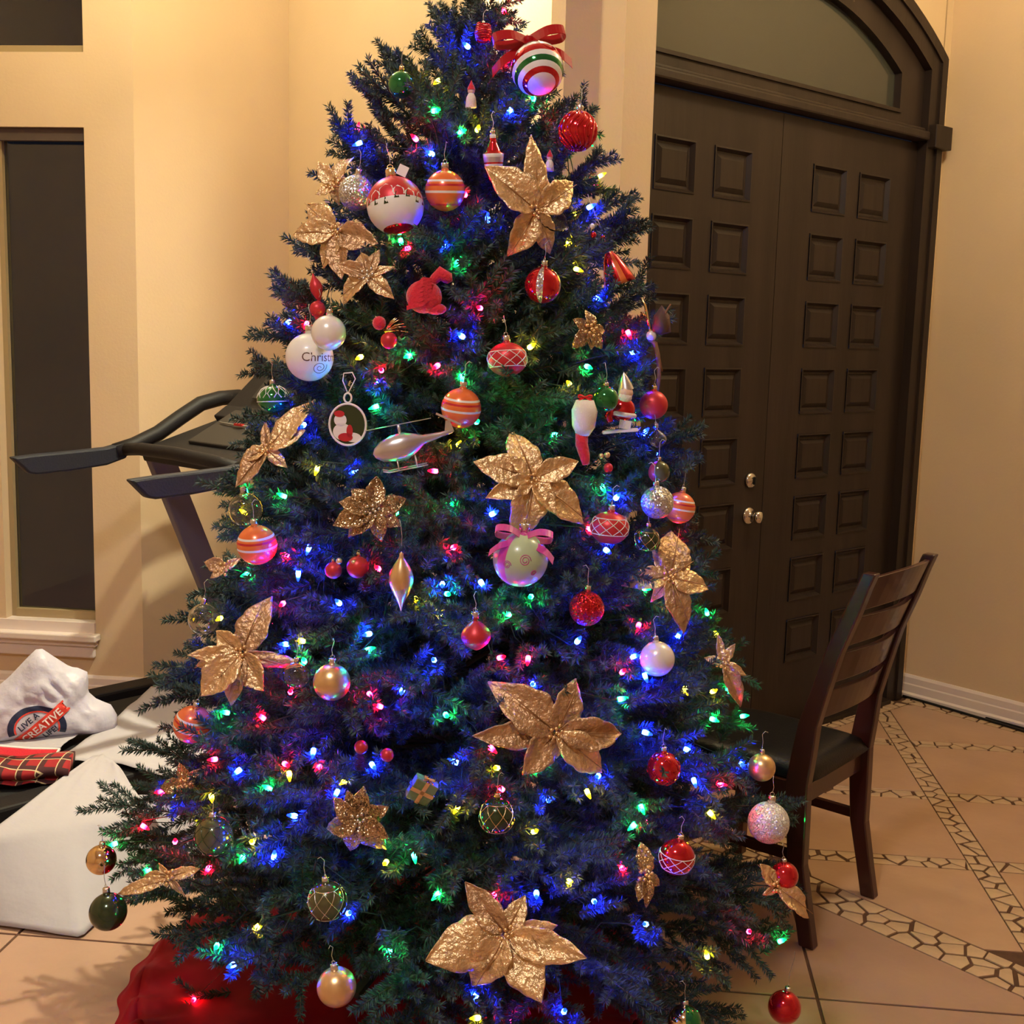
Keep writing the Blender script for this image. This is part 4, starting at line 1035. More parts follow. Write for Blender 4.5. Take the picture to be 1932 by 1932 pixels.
for s_ in (1, -1):
    mb = MB(); mb.bar([Vector((-30, s_ * 8 - 8, -56)) * m, Vector((0, s_ * 8 - 8, -48)) * m, Vector((34, s_ * 8 - 8, -40)) * m], Vector((0, 1, 0)) * 4 * m, Zv * 2.5 * m); mb.build('ski', M_pr_white, o)
# reindeer of twigs
o, m = orn_root('twig_reindeer_ornament', 'tall brown twig reindeer ornament at right edge in front of the dark door', 'reindeer ornament', 1232, 650, .02)
mb = MB(); mb.tube([Vector(q) * m for q in ((-8, 0, 10), (4, 0, 2), (10, 0, -20), (14, 0, -60), (12, 0, -90))], [4 * m, 5 * m, 4.5 * m, 4 * m, 3 * m], 7); mb.tube([Vector(q) * m for q in ((2, 4, 4), (12, 5, -22), (20, 5, -50))], [4 * m, 3 * m, 2 * m], 6); mb.build('body', M_brown, o)
mb = MB(); mb.sphere((-4 * m, 0, 16 * m), 10 * m, seg=12, rings=8, sc_=(1, .8, 1)); mb.build('head', M_pearl, o)
for s_, pts in ((1, ((0, 0, 24), (14, 0, 40), (22, 0, 62), (30, 0, 76))), (-1, ((-6, 0, 24), (-12, 0, 50), (-18, 0, 72), (-26, 0, 86)))):
    mb = MB(); mb.tube([Vector(q) * m for q in pts], [3.5 * m, 3 * m, 2.5 * m, 1.5 * m], 6); q1 = Vector(pts[1]); mb.tube([q1 * m, (q1 + Vector((s_ * 14, 0, 10))) * m], [2.5 * m, 1.2 * m], 5); mb.build('antler', M_brown if s_ > 0 else M_cap_g, o)
mb = MB(); mb.lathe([(0, 30 * m), (16 * m, 10 * m), (20 * m, -20 * m), (0, -26 * m)], 5, Matrix.Translation((14 * m, 6 * m, 44 * m))); mb.build('dark_feather', M_dkbrown, o)
# green gift
o, m = orn_root('gift_ornament', 'square green gift box ornament with gold ribbon left of the dark lattice ball', 'gift ornament', 796, 1490, .03, (.2, radians(28), .2))
mb = MB(); mb.box((0, 0, 0), (46 * m, 24 * m, 46 * m)); bevel(mb.build('box', mat('sage_green_box', (.16, .22, .09), .35, metal=.3, bump=.3, bscale=90), o), .002)
mb = MB(); mb.box((0, 0, 0), (8 * m, 25.5 * m, 47.5 * m)); mb.box((0, 0, 0), (47.5 * m, 25.5 * m, 8 * m)); mb.build('ribbon', M_cap_g, o)
ribbon_bow(o, 12 * m, M_cap_g, 2.3, 1.0)
# small gnome figures
for x, y, s_, lab in ((889, 178, 1.0, 'tiny red and white santa figure deep in the needles near the treetop'), (1037, 303, .8, 'tiny white elf figure with red hat behind the top gold poinsettia'), (1212, 1343 - 90, .0, '')):
    if s_ == 0: continue
    o, m = orn_root('figurine_ornament', lab, 'figurine ornament', x, y, .03); m *= s_
    mb = MB(); mb.lathe([(0, -24 * m), (11 * m, -24 * m), (9 * m, -6 * m), (5 * m, 2 * m), (0, 3 * m)], 12); mb.build('body', M_white_f, o)
    mb = MB(); mb.sphere((0, 0, 6 * m), 7 * m, seg=10, rings=8); mb.build('head', M_skin, o)
    mb = MB(); mb.lathe([(8 * m, 8 * m), (6 * m, 14 * m), (0, 26 * m)], 10); mb.build('hat', M_red_f, o)
# berry picks
def pick(label, x, y, berries, cone=None, gold=True):
    o, m = orn_root('berry_pick', label, 'berry pick', x, y, .03)
    for bx, by, r, mm in berries:
        mb = MB(); mb.sphere(((bx - x) * m, -r * m * .5, -(by - y) * m), r * m, seg=12, rings=8); mb.build('berry', mm, o)
    if cone:
        mb = MB(); cx, cz, L = (cone[0] - x) * m, -(cone[1] - y) * m, cone[2] * m
        for i in range(7):
            for k in range(8):
                a = 2 * pi * (k + .5 * (i % 2)) / 8; r = L * (.5 - .055 * i); z_ = cz - L * .6 + i * L * .2
                c_ = Vector((cx, 0, z_)); d = Vector((cos(a), sin(a), .5)); t = Vector((-sin(a), cos(a), 0)); mb.add([c_ + t * L * .12, c_ + d * r + t * L * .05, c_ + d * r - t * L * .05, c_ - t * L * .12], [(0, 1, 2, 3)], 0, False)
        mb.build('pine_cone', M_dkbrown, o)
    if gold:
        for k in range(7):
            a = random.uniform(0, pi); mb = MB(); mb.tube([(0, .01, 0), Vector((cos(a) * 26, -6, sin(a) * 20)) * m, Vector((cos(a) * 46, -10, sin(a) * 34 - 4)) * m], [1.6 * m, 1.8 * m, .6 * m], 5); mb.build('gold_sprig', M_cap_g, o)
pick('berry pick with red apples and gold sprigs left of the red bird', 725, 625, [(716, 610, 13, M_red_f), (735, 642, 16, M_red_m), (713, 614, 5, M_gold_m)], (755, 622, 34))
pick('beaded berry pick at upper right above the bell ornament', 1118, 430, [(1117, 427, 5, M_pearl), (1120, 443, 6, M_red_s), (1138, 447, 4, M_red_s)], None, False)
pick('gold berry pick under the small red stocking', 1140, 862, [(1145, 858, 6, M_gold_m), (1134, 860, 5, M_gold_m), (1148, 882, 9, M_red_m)], (1146, 884, 26), False)
pick('dark red berry pick low in the tree left of the green gift box', 705, 1412, [(682, 1408, 13, M_red_m), (731, 1422, 13, M_red_m)], (680, 1440, 30), False)
pick('red berry pick beside the gold finial', 660, 1085, [(640, 1058, 6, M_gold_m), (668, 1060, 5, M_gold_m)], (690, 1100, 28), False)

# ---------------------------------------------------------------- poinsettias
def petal(mb, a, b, n, wf, curl, fold, seed):
    rn = random.Random(seed); d = b - a; L = d.length; d = d / L; s_ = d.cross(n).normalized(); W = L * wf; NU, NV = 24, 11; ph = rn.uniform(0, 6); tw = rn.uniform(-.25, .25)
    wav = rn.uniform(.03, .07); nv_ = rn.uniform(5, 7)
    def f(u, v):
        q = (v - .5) * 2; prof = 2.75 * (max(u, .015) ** .62) * (max(0, 1 - u) ** .95); prof = max(prof, .02)
        wv = W * prof * (1 + .13 * abs(sin(10.5 * u + ph)) * (1 if u < .85 else .3))
        h = abs(q) * wv * fold - curl * L * u * u + .10 * L * u * (1 - u)
        h += .014 * L * sin(2 * pi * (nv_ * u - 1.1 * abs(q))) * min(1, abs(q) * 3) * (1 - u * .6)
        h += wav * L * sin(7 * u + 3 * q + ph) * abs(q) * .6
        return a + d * (L * u) + s_ * (q * wv + tw * L * u * u * .3) + n * (h + .004)
    mb.grid(f, NU, NV)
def poinsettia(label, cx, cy, tips, wf=.30, m=M_foil, off=.035, centre=M_gold_m, small=0, face=.45, veins=True):
    c = surf(cx, cy, off); o = empty('poinsettia', c); tag(o, label, 'poinsettia flower')
    tocam = (CAM - c).normalized(); n = (outward(c) * (1 - face) + tocam * face + Zv * random.uniform(-.1, .5) + Vector((random.uniform(-.3, .3), 0, 0))).normalized()
    k = 0
    for tp in tips:
        tx, ty = tp[0], tp[1]; mm = tp[2] if len(tp) > 2 else m; w_ = tp[3] if len(tp) > 3 else wf; lift = tp[4] if len(tp) > 4 else 0.0
        q = onplane(tx, ty, c + tocam * lift, n * .6 + tocam * .4) - c
        mb = MB(); petal(mb, q * .04, q, n, w_ * .86, random.uniform(-.2, .38), random.uniform(-.1, .6), k + cx)
        pe = solid(mb.build('petal', mm, o), .0012); k += 1
        if veins and mm in (M_foil, M_foild):
            mb = MB(); s_ = q.normalized().cross(n).normalized(); L = q.length
            mb.tube([q * .1 + n * .006, q * .5 + n * (.006 + .02 * L), q * .93 + n * .004], [.0016, .0013, .0006], 5)
            mb.build('midrib', M_vein, pe)
    mb = MB(); side = Vector((n.y, -n.x, 0)).normalized(); up = n.cross(side)
    for i in range(9):
        a = i * 2.4; r = .0035 * sqrt(i) * 1.6; mb.sphere(side * r * cos(a) + up * r * sin(a) + n * .008, .004, seg=8, rings=6)
    mb.build('centre_beads', centre, o)
    mb = MB(); mb.tube([n * .0, -n * .05, -n * .10 - Zv * .01], .0016, 5); mb.build('stem', M_wire, o)
    return o
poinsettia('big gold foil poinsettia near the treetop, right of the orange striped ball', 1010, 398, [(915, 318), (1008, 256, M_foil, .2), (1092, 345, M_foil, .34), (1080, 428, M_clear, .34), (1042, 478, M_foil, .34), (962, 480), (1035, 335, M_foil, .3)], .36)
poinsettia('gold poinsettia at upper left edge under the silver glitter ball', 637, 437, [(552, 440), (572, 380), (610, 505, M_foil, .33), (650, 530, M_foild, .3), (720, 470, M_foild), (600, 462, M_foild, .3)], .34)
poinsettia('crumpled gold leaf cluster at upper left edge beside the silver glitter ball', 632, 350, [(600, 310), (655, 288, M_foil, .28), (668, 345, M_foild), (598, 370), (640, 385, M_foild)], .34, veins=False)
poinsettia('dark gold poinsettia left of the red bird', 695, 522, [(712, 468, M_foild), (640, 500, M_foild), (640, 565, M_foil), (745, 560, M_foil), (745, 502, M_foil, .2), (680, 470, M_foild), (660, 535, M_glitg, .25)], .3, centre=M_cap_s)
poinsettia('small bronze glitter poinsettia at right of tree below the bell ornament', 1112, 622, [(1110, 583), (1145, 625), (1138, 658), (1078, 655), (1080, 602), (1112, 660)], .36, M_glitg)
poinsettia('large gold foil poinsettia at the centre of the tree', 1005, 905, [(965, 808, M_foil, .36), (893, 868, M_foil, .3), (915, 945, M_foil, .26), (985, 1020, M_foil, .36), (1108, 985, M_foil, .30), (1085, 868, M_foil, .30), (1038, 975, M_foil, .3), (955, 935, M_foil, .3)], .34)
poinsettia('gold glitter poinsettia hanging left of centre below the helicopter', 704, 964, [(712, 902), (768, 945), (757, 990), (722, 1020), (660, 1012), (628, 985), (640, 945), (664, 918)], .36, M_glitg, centre=M_cap_s)
poinsettia('gold poinsettia seen side on at left edge before the treadmill', 505, 850, [(596, 757, M_foil, .22), (500, 795, M_foild, .2), (446, 920, M_foild, .3), (580, 815, M_foil, .25), (455, 870, M_foil, .34), (540, 880, M_foil, .3)], .3, face=.2)
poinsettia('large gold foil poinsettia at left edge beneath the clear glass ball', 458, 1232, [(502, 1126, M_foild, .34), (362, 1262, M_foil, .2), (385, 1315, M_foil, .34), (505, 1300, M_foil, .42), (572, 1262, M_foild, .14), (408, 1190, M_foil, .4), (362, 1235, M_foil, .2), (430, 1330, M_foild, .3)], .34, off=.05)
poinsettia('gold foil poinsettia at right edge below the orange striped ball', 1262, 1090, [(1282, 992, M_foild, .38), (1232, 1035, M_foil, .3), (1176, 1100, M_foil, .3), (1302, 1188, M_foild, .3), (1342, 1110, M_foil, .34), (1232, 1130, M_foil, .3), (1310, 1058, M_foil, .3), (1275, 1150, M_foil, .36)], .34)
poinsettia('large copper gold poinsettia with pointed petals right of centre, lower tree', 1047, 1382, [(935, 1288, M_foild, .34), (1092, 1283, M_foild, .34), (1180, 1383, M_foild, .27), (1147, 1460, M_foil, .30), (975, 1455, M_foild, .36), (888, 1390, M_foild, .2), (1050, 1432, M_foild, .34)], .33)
poinsettia('gold glitter poinsettia at lower left of centre', 678, 1546, [(690, 1482), (735, 1520), (738, 1575), (722, 1610), (652, 1610), (612, 1572), (625, 1508), (655, 1490)], .34, M_glitg, centre=M_cap_s)
poinsettia('largest gold foil poinsettia at the bottom front of the tree', 955, 1762, [(880, 1662, M_foild, .26), (806, 1800, M_foil, .38), (893, 1870, M_foil, .36), (1030, 1882, M_foil, .36), (1106, 1810, M_foil, .24), (1050, 1755, M_foil, .26), (990, 1690, M_foil, .34)], .34, off=.05)
poinsettia('slim gold glitter flower hanging left of the red ball with lattice at lower right', 1217, 1652, [(1216, 1588, M_glitg, .36), (1246, 1672, M_glitg, .38), (1200, 1702, M_glitg, .3), (1224, 1712, M_glitg, .25)], .3, M_glitg)
poinsettia('gold poinsettia at right edge whose long leaf points over the chair leg', 1462, 1672, [(1536, 1728, M_foil, .26), (1424, 1628, M_foil, .34), (1438, 1690, M_foil, .3), (1490, 1640, M_foil, .3)], .3)
poinsettia('small curled gold leaves at right edge beside the chair back', 1362, 1250, [(1350, 1198, M_foil, .2), (1407, 1277, M_foil, .22), (1402, 1335, M_foild, .22), (1328, 1240, M_foil, .28), (1385, 1215, M_foil, .26)], .25, veins=False)
poinsettia('flat pink gold poinsettia at far lower left edge', 322, 1655, [(228, 1692, M_foil, .16), (262, 1655, M_foil, .2), (385, 1638, M_foil, .2), (345, 1690, M_foild, .2), (300, 1628, M_foil, .2)], .2, face=.05)
poinsettia('small curled gold leaf on the left edge below the orange striped ball', 428, 1072, [(388, 1058, M_foild, .4), (455, 1055, M_foil, .3), (400, 1090, M_foild, .3)], .3, veins=False)
poinsettia('dull gold glitter flower at lower left behind the branch tips', 352, 1480, [(345, 1438), (298, 1486), (385, 1500), (378, 1450), (335, 1510)], .34, M_glitg, off=-.02)

# ================================================================== SKIRT, CHAIR, TREADMILL, PAPERS
SKC = Vector((-0.255, 2.74, 0)); sk = empty('tree_skirt', SKC)
tag(sk, 'red satin tree skirt with gathered ruffled edge spread round the tree base', 'tree skirt')
NR, NA = 26, 220
def skf(u, v):
    a = 2 * pi * v; r = lerp(0.05, 0.60, u); fold = (sin(a * 9 + 2 * sin(3 * a)) * .5 + .5) * .012 * u + .006 * (noise.noise(Vector((cos(a) * 3, sin(a) * 3, u * 3))) + 1)
    if u > .78: fold += .010 * sin(a * 38 + 3 * sin(5 * a)) * (u - .78) / .22 + .012 * (u - .78) / .22
    return (r * cos(a), r * sin(a), .016 + fold + .035 * (1 - u) ** 2)
mb = MB(); mb.grid(skf, NR, NA); solid(mb.build('cloth', M_skirt, sk), .002, -1)
def rff(u, v):
    a = 2 * pi * v; r = .585 + .062 * u + .006 * sin(a * 31); return (r * cos(a), r * sin(a), .006 + (.030 * sin(pi * min(1, u * 1.05 + .12))) * (1 + .45 * sin(a * 38 + 3 * sin(5 * a))))
mb = MB(); mb.grid(rff, 9, NA * 2); solid(mb.build('ruffle', M_skirt, sk), .0015, 0)

# ---- dining chair
L1, L2 = onz(1525, 1785), onz(1640, 1690)
ax = (L2 - L1); WC = ax.length; ax.normalize(); fwd = Vector((-ax.y, ax.x, 0))       # fwd: towards the seat front
def chp(px, py, L):
    q = onplane(px, py, L, ax); return (q - L).dot(fwd), q.z
ch = empty('dining_chair', (L1 + L2) / 2)
tag(ch, 'dark cherry ladder back dining chair with black leather seat, standing right of the tree', 'dining chair')
c0 = (L1 + L2) / 2
def CP(a, f, z): return ax * a + fwd * f + Zv * z
pn = [chp(*q, L1) for q in ((1522, 1600), (1532, 1480), (1562, 1300), (1592, 1180), (1628, 1078))]
zs = [0.0, .20, .44, .60, .78, .92, 1.03]
def post_f(z): return interp(z, [(0.0, 0.0), (.22, .045), (.44, .055), (.60, .035), (.80, -.02), (1.04, -.11)])[0]
hw = WC / 2
for s_ in (-1, 1):
    mb = MB(); zz = [0, .1, .22, .34, .44, .52, .60, .70, .80, .90, .98, 1.02]
    mb.bar([CP(s_ * (hw - .0 + .012 * (z > .4) * 0), post_f(z), z) for z in zz], [ax * .017] * len(zz), [fwd * (.021 + .010 * math.exp(-((z - .45) / .2) ** 2) - (.004 if z > .9 else 0)) for z in zz])
    bevel(mb.build('back_leg', M_chair, ch), .004)
    mb = MB(); mb.bar([CP(s_ * (hw + .01), .43, 0), CP(s_ * (hw + .01), .43, .42)], ax * .017, fwd * .017); bevel(mb.build('front_leg', M_chair, ch), .003)
    mb = MB(); mb.bar([CP(s_ * hw, .06, .405), CP(s_ * (hw + .01), .42, .405)], ax * .011, Zv * .032); mb.build('side_rail', M_chair, ch)
    mb = MB(); mb.bar([CP(s_ * hw, .06, .235), CP(s_ * (hw + .01), .42, .235)], ax * .009, Zv * .013); mb.build('stretcher', M_chair, ch)
mb = MB(); mb.bar([CP(-hw, .055, .405), CP(hw, .055, .405)], fwd * .010, Zv * .032); mb.build('back_rail', M_chair, ch)
mb = MB(); mb.bar([CP(-hw, .435, .405), CP(hw, .435, .405)], fwd * .010, Zv * .032); mb.build('front_rail', M_chair, ch)
def slat(z0, z1, crest=False):
    mb = MB(); n = 12; W = []; pts = []; Hh = []
    for i in range(n + 1):
        t = i / n; q = 1 - (2 * t - 1) ** 2; zc = (z0 + z1) / 2; a = lerp(-hw + .008, hw - .008, t)
        zt = z1 + (.012 * q if crest else .004 * q); zb = z0 + .010 * q
        mid = (zt + zb) / 2; tl = (post_f(zt) - post_f(zb)) / 2
        pts.append(CP(a, post_f(mid) - .030 * q, mid)); Hh.append(Zv * (zt - zb) / 2 + fwd * tl); W.append(fwd * .008)
    mb.bar(pts, W, Hh); bevel(mb.build('back_slat', M_chair, ch), .003)
SL = [(.915, 1.005, True), (.815, .898, False), (.712, .797, False), (.610, .694, False)]
for a, b, c_ in SL: slat(a, b, c_)
def seatf(u, v):
    x, y = 2 * u - 1, 2 * v - 1; e = (1 - abs(x) ** 5) * (1 - abs(y) ** 5); return CP(x * (hw - .012 + .014 * (y > 0)), .24 + y * .21, .435 + .045 * max(0, e) ** .35)
mb = MB(); mb.grid(seatf, 20, 20); solid(mb.build('seat', M_leather, ch), .012, -1)

# ---- treadmill
TD, TN = ang(47), ang(-43)                      # forward direction, towards the near side
FR = onz(28, 870, 1.10); FR.z = 0
tm = empty('treadmill', FR); tag(tm, 'grey and black treadmill with foam handrails in the alcove behind the tree', 'treadmill')
def TP(t, w, z): return TD * t + TN * w + Zv * z
def tloc(px, py, w):
    P = FR + TN * w; q = onplane(px, py, P, TN); return (q - P).dot(TD), q.z
WT = .80
for w_, nm in ((0.0, 'far'), (WT, 'near')):
    mb = MB(); prof = [(0.03, 1.085, .030), (.07, 1.085, .036), (.20, 1.09, .036), (.34, 1.10, .033), (.42, 1.12, .030)]
    mb.bar([TP(t + (-.018 if i == 0 else 0), w_, z) for i, (t, z, h) in enumerate(prof)], [TN * .020] * 5, [Zv * h + TD * (-.03 if i == 0 else 0) for i, (t, z, h) in enumerate(prof)], smooth=False)
    bevel(mb.build('handrail_grip', M_navyfoam, tm), .008)
    arc = [(.38, 1.115), (.46, 1.135), (.56, 1.175), (.66, 1.235), (.75, 1.285), (.84, 1.305), (.93, 1.31)]
    mb = MB(); mb.tube([TP(t, w_, z) for t, z in arc], .030, 10); mb.build('console_arm', M_blackpl, tm)
    mb = MB(); tl_ = tloc(290, 880, -.0); bl_ = tloc(395, 1115, 0.0)
    sl = (bl_[0] - tl_[0]) / (bl_[1] - tl_[1]); zb = .12; tb = tl_[0] + sl * (zb - tl_[1])
    mb.bar([TP(tb, w_, zb), TP(tl_[0] + .02, w_, 1.10)], TN * .022, TD * .055); bevel(mb.build('upright', M_greyst, tm), .006)
    mb = MB(); mb.bar([TP(-1.15, w_ * .98 + (-.05 if w_ == 0 else .0), .15), TP(tb + .08, w_ * .98 + (-.05 if w_ == 0 else .0), .15)], TN * .05, Zv * .045); bevel(mb.build('side_rail', M_blackpl, tm), .01)
mb = MB(); mb.bar([TP(-1.12, WT / 2, .17), TP(tb - .1, WT / 2, .17)], TN * .33, Zv * .012); mb.build('belt', M_belt, tm)
mb = MB(); mb.bar([TP(-1.10, WT / 2, .125), TP(tb - .02, WT / 2, .125)], TN * .36, Zv * .028); mb.build('deck', M_blackpl, tm)
mb = MB(); mb.bar([TP(tb - .12, WT / 2, .17), TP(tb - .05, WT / 2, .235), TP(tb + .16, WT / 2, .23), TP(tb + .24, WT / 2, .13)], TN * .38, [Zv * .02, Zv * .05, Zv * .05, Zv * .03]); bevel(mb.build('motor_hood', M_blackpl, tm), .015)
for w_ in (.05, .75):
    mb = MB(); mb.box(TP(-1.05, w_, .05), (.06, .06, .10)); mb.build('foot', M_blackpl, tm)
    mb = MB(); mb.box(TP(tb, w_, .05), (.08, .08, .10)); mb.build('foot', M_blackpl, tm)
mb = MB(); mb.tube([TP(.42, 0, 1.12), TP(.40, .15, 1.135), TP(.39, .40, 1.14), TP(.40, .65, 1.13), TP(.42, WT, 1.11)], .024, 10); mb.build('crossbar', M_blackpl, tm)
def quadsolid(pts, th, m, nm, par):
    n = (pts[1] - pts[0]).cross(pts[3] - pts[0]).normalized(); mb = MB(); q = [p for p in pts] + [p - n * th for p in pts]
    mb.add(q, [(0, 1, 2, 3), (7, 6, 5, 4), (0, 4, 5, 1), (1, 5, 6, 2), (2, 6, 7, 3), (3, 7, 4, 0)], 0, False); return bevel(mb.build(nm, m, par), .006)
quadsolid([TP(.46, .04, 1.125), TP(.46, .76, 1.125), TP(.80, .76, 1.225), TP(.80, .04, 1.225)], .05, M_blackpl, 'console_tray', tm)
quadsolid([TP(.55, .22, 1.165), TP(.55, .58, 1.165), TP(.76, .58, 1.275), TP(.76, .22, 1.275)], .03, M_lcd, 'control_panel', tm)
quadsolid([TP(.74, .10, 1.245), TP(.74, .70, 1.245), TP(.80, .70, 1.285), TP(.80, .10, 1.285)], .04, M_blackpl, 'book_ledge', tm)
quadsolid([TP(.80, .08, 1.27), TP(.80, .72, 1.27), TP(.95, .64, 1.455), TP(.95, .16, 1.455)], .05, M_blackpl, 'display_housing', tm)
quadsolid([TP(.82, .24, 1.318), TP(.82, .56, 1.318), TP(.915, .54, 1.435), TP(.915, .26, 1.435)], .004, M_lcd, 'display', tm)
mb = MB(); mb.tube([TP(.665, .26, 1.232), TP(.655, .40, 1.229), TP(.665, .54, 1.232)], .003, 6); mb.build('silver_trim', M_silverpl, tm)
mb = MB(); mb.box(TP(.655, .40, 1.232), (.05, .012, .008), Matrix.Rotation(radians(-43), 3, 'Z')); tag(mb.build('safety_key', M_redkey, tm), 'red safety key')
mb = MB(); mb.bar([TP(.50, .66, 1.145), TP(.74, .66, 1.215)], TN * .018, Zv * .006); mb.build('grip_strip', M_silverpl, tm)

# ---- paper, bag and cloths on the treadmill deck
def sheet(name, label, cat, outline, m, nu=26, nv=26, amp=.008, seed=0, th=.0006):
    """outline: 4 edges given as corner/edge points (px,py,z); bilinear patch of a 3x3 control net"""
    net = [[onz(*outline[i * 3 + j][:2], outline[i * 3 + j][2]) for j in range(3)] for i in range(3)]
    cen = sum((net[i][j] for i in range(3) for j in range(3)), Vector()) / 9
    def f(u, v):
        def q(t): return ((1 - t) ** 2 - 0 * t, 2 * t * (1 - t), t * t)
        # piecewise linear so that creases stay crisp
        def pl(t): i = 0 if t < .5 else 1; return i, (t - .5 * i) * 2
        i, a = pl(u); j, b = pl(v)
        p = net[i][j].lerp(net[i][j + 1], b).lerp(net[i + 1][j].lerp(net[i + 1][j + 1], b), a)
        nz = noise.noise(Vector((u * 3 + seed, v * 3, seed))) + .5 * noise.noise(Vector((u * 8 + seed, v * 8, seed * 2)))
        return p - cen + Zv * max(0, amp * (nz + .6))
    cc = Vector((cen.x, cen.y, cen.z)); mb = MB(); mb.grid(f, nu, nv); o = solid(mb.build(name, m, None, cc), th, 0); tag(o, label, cat); return o
ZD = .196
sheet('tissue_paper', 'wide creased white tissue paper lying over the far side of the treadmill deck', 'paper',
      [(285, 1298, ZD + .02), (400, 1298, ZD + .02), (520, 1300, ZD + .01), (215, 1360, ZD + .01), (330, 1375, ZD + .015), (480, 1390, ZD + .01), (105, 1438, ZD + .015), (215, 1442, ZD + .01), (345, 1475, ZD + .008)], M_paper, amp=.01, seed=1)
sheet('tissue_paper', 'large white tissue sheet draped from the treadmill deck down onto the floor tiles', 'paper',
      [(175, 1428, ZD + .03), (195, 1425, ZD + .035), (225, 1448, ZD + .03), (-40, 1585, ZD + .0), (130, 1560, ZD - .02), (290, 1545, ZD - .03), (-60, 1740, .006), (153, 1770, .005), (330, 1600, .03)], M_paper, 34, 34, amp=.006, seed=4)
sheet('tissue_paper', 'second white tissue sheet, small, showing behind the lower left branch tips', 'paper',
      [(210, 1520, ZD - .06), (260, 1500, ZD - .05), (400, 1510, ZD - .05), (215, 1560, .08), (290, 1560, .08), (420, 1570, .07), (220, 1610, .012), (300, 1612, .012), (430, 1620, .012)], M_paper, amp=.006, seed=8)
sheet('tissue_paper', 'cream paper strip under the shopping bag at left edge of the photo', 'paper',
      [(-30, 1382, ZD + .02), (60, 1385, ZD + .02), (150, 1385, ZD + .02), (-30, 1398, ZD + .015), (50, 1402, ZD + .015), (120, 1405, ZD + .015), (-30, 1412, ZD + .01), (45, 1416, ZD + .01), (115, 1412, ZD + .01)], M_paper, amp=.004, seed=3)
# red panel with white rim, plaid cloth
def slabpx(name, label, cat, pts, z, th, m, rim=None, rimnm='rim'):
    P = [onz(x, y, z) for x, y in pts]; c = sum(P, Vector()) / len(P); mb = MB(); mb.prism([(p.x - c.x, p.y - c.y) for p in P][::-1] if area([(p.x, p.y) for p in P]) < 0 else [(p.x - c.x, p.y - c.y) for p in P], -th, 0, chamfer=.002)
    o = empty(name, (c.x, c.y, z)); tag(o, label, cat); mb.build('panel', m, o)
    if rim: mb = MB(); mb.tube([p - Vector((c.x, c.y, z)) for p in P + [P[0]]], .005, 6, cap=False); mb.build(rimnm, rim, o)
    return o
slabpx('red_placemat', 'bright red glittery panel with white piping on the deck below the bag', 'mat', [(-40, 1412), (0, 1408), (60, 1413), (112, 1414), (95, 1440), (50, 1444), (-40, 1443)], ZD + .02, .012, mat('red_glitter_cloth', srgb(190, 20, 40), .6, bump=.3, bscale=200), M_pr_white, 'piping')
P = [onz(x, y, ZD + .01) for x, y in ((-60, 1448), (60, 1446), (152, 1444), (120, 1470), (60, 1486), (-60, 1486))]; c = sum(P, Vector()) / len(P)
o = empty('plaid_blanket', (c.x, c.y, ZD)); tag(o, 'rolled red tartan plaid cloth under the red panel at left edge', 'blanket')
mb = MB(); a_, b_ = (P[0] + P[5]) / 2 - c, (P[2] + P[3]) / 2 - c; r_ = (P[1] - P[4]).length * .42
mb.tube([a_.lerp(b_, t) + Zv * (.035 + .004 * sin(9 * t)) for t in [i / 14 for i in range(15)]], [r_ * (1 + .05 * sin(5 * t)) for t in range(15)], 16, flat=.36); mb.build('roll', M_plaid, o)
mb = MB(); mb.grid(lambda u, v: a_.lerp(b_, u) + Vector((0, -1, 0)) * (r_ * .5 + .04 * v) + Zv * (.02 - .012 * v + .004 * sin(20 * u)), 20, 5); solid(mb.build('flap', M_plaid, o), .003)
# green sprig beneath the bag
g0, g1 = onz(5, 1384, ZD + .03), onz(135, 1372, ZD + .03); gc_ = (g0 + g1) / 2
o = empty('greenery_sprig', gc_); tag(o, 'sage green leafy sprig crushed beneath the shopping bag', 'sprig')
mb = MB(); mb.tube([g0 - gc_, Zv * .01, g1 - gc_], .003, 6); mb.build('twig', M_bark, o)
for i in range(34):
    t = random.random(); p = (g0 - gc_).lerp(g1 - gc_, t); d = Vector((random.uniform(-1, 1), random.uniform(-1, .2), random.uniform(-.2, .5))).normalized()
    mb = MB(); s_ = d.cross(Zv).normalized(); L = random.uniform(.03, .06)
    mb.add([p, p + d * L * .5 + s_ * .006, p + d * L, p + d * L * .5 - s_ * .006], [(0, 1, 2, 3)], 0, False); solid(mb.build('leaf', M_leafg, o), .0006)
# shopping bag: crumpled plastic volume
BP0 = onz(85, 1388, ZD); bagn = (CAM - BP0); bagn.z = 0; bagn.normalize(); bagr = Vector((-bagn.y, bagn.x, 0)); mB = (BP0 - CAM).dot(_F) / FPX
bag = empty('shopping_bag', BP0); tag(bag, 'crumpled white plastic shopping bag with round navy and red printed badge', 'shopping bag')
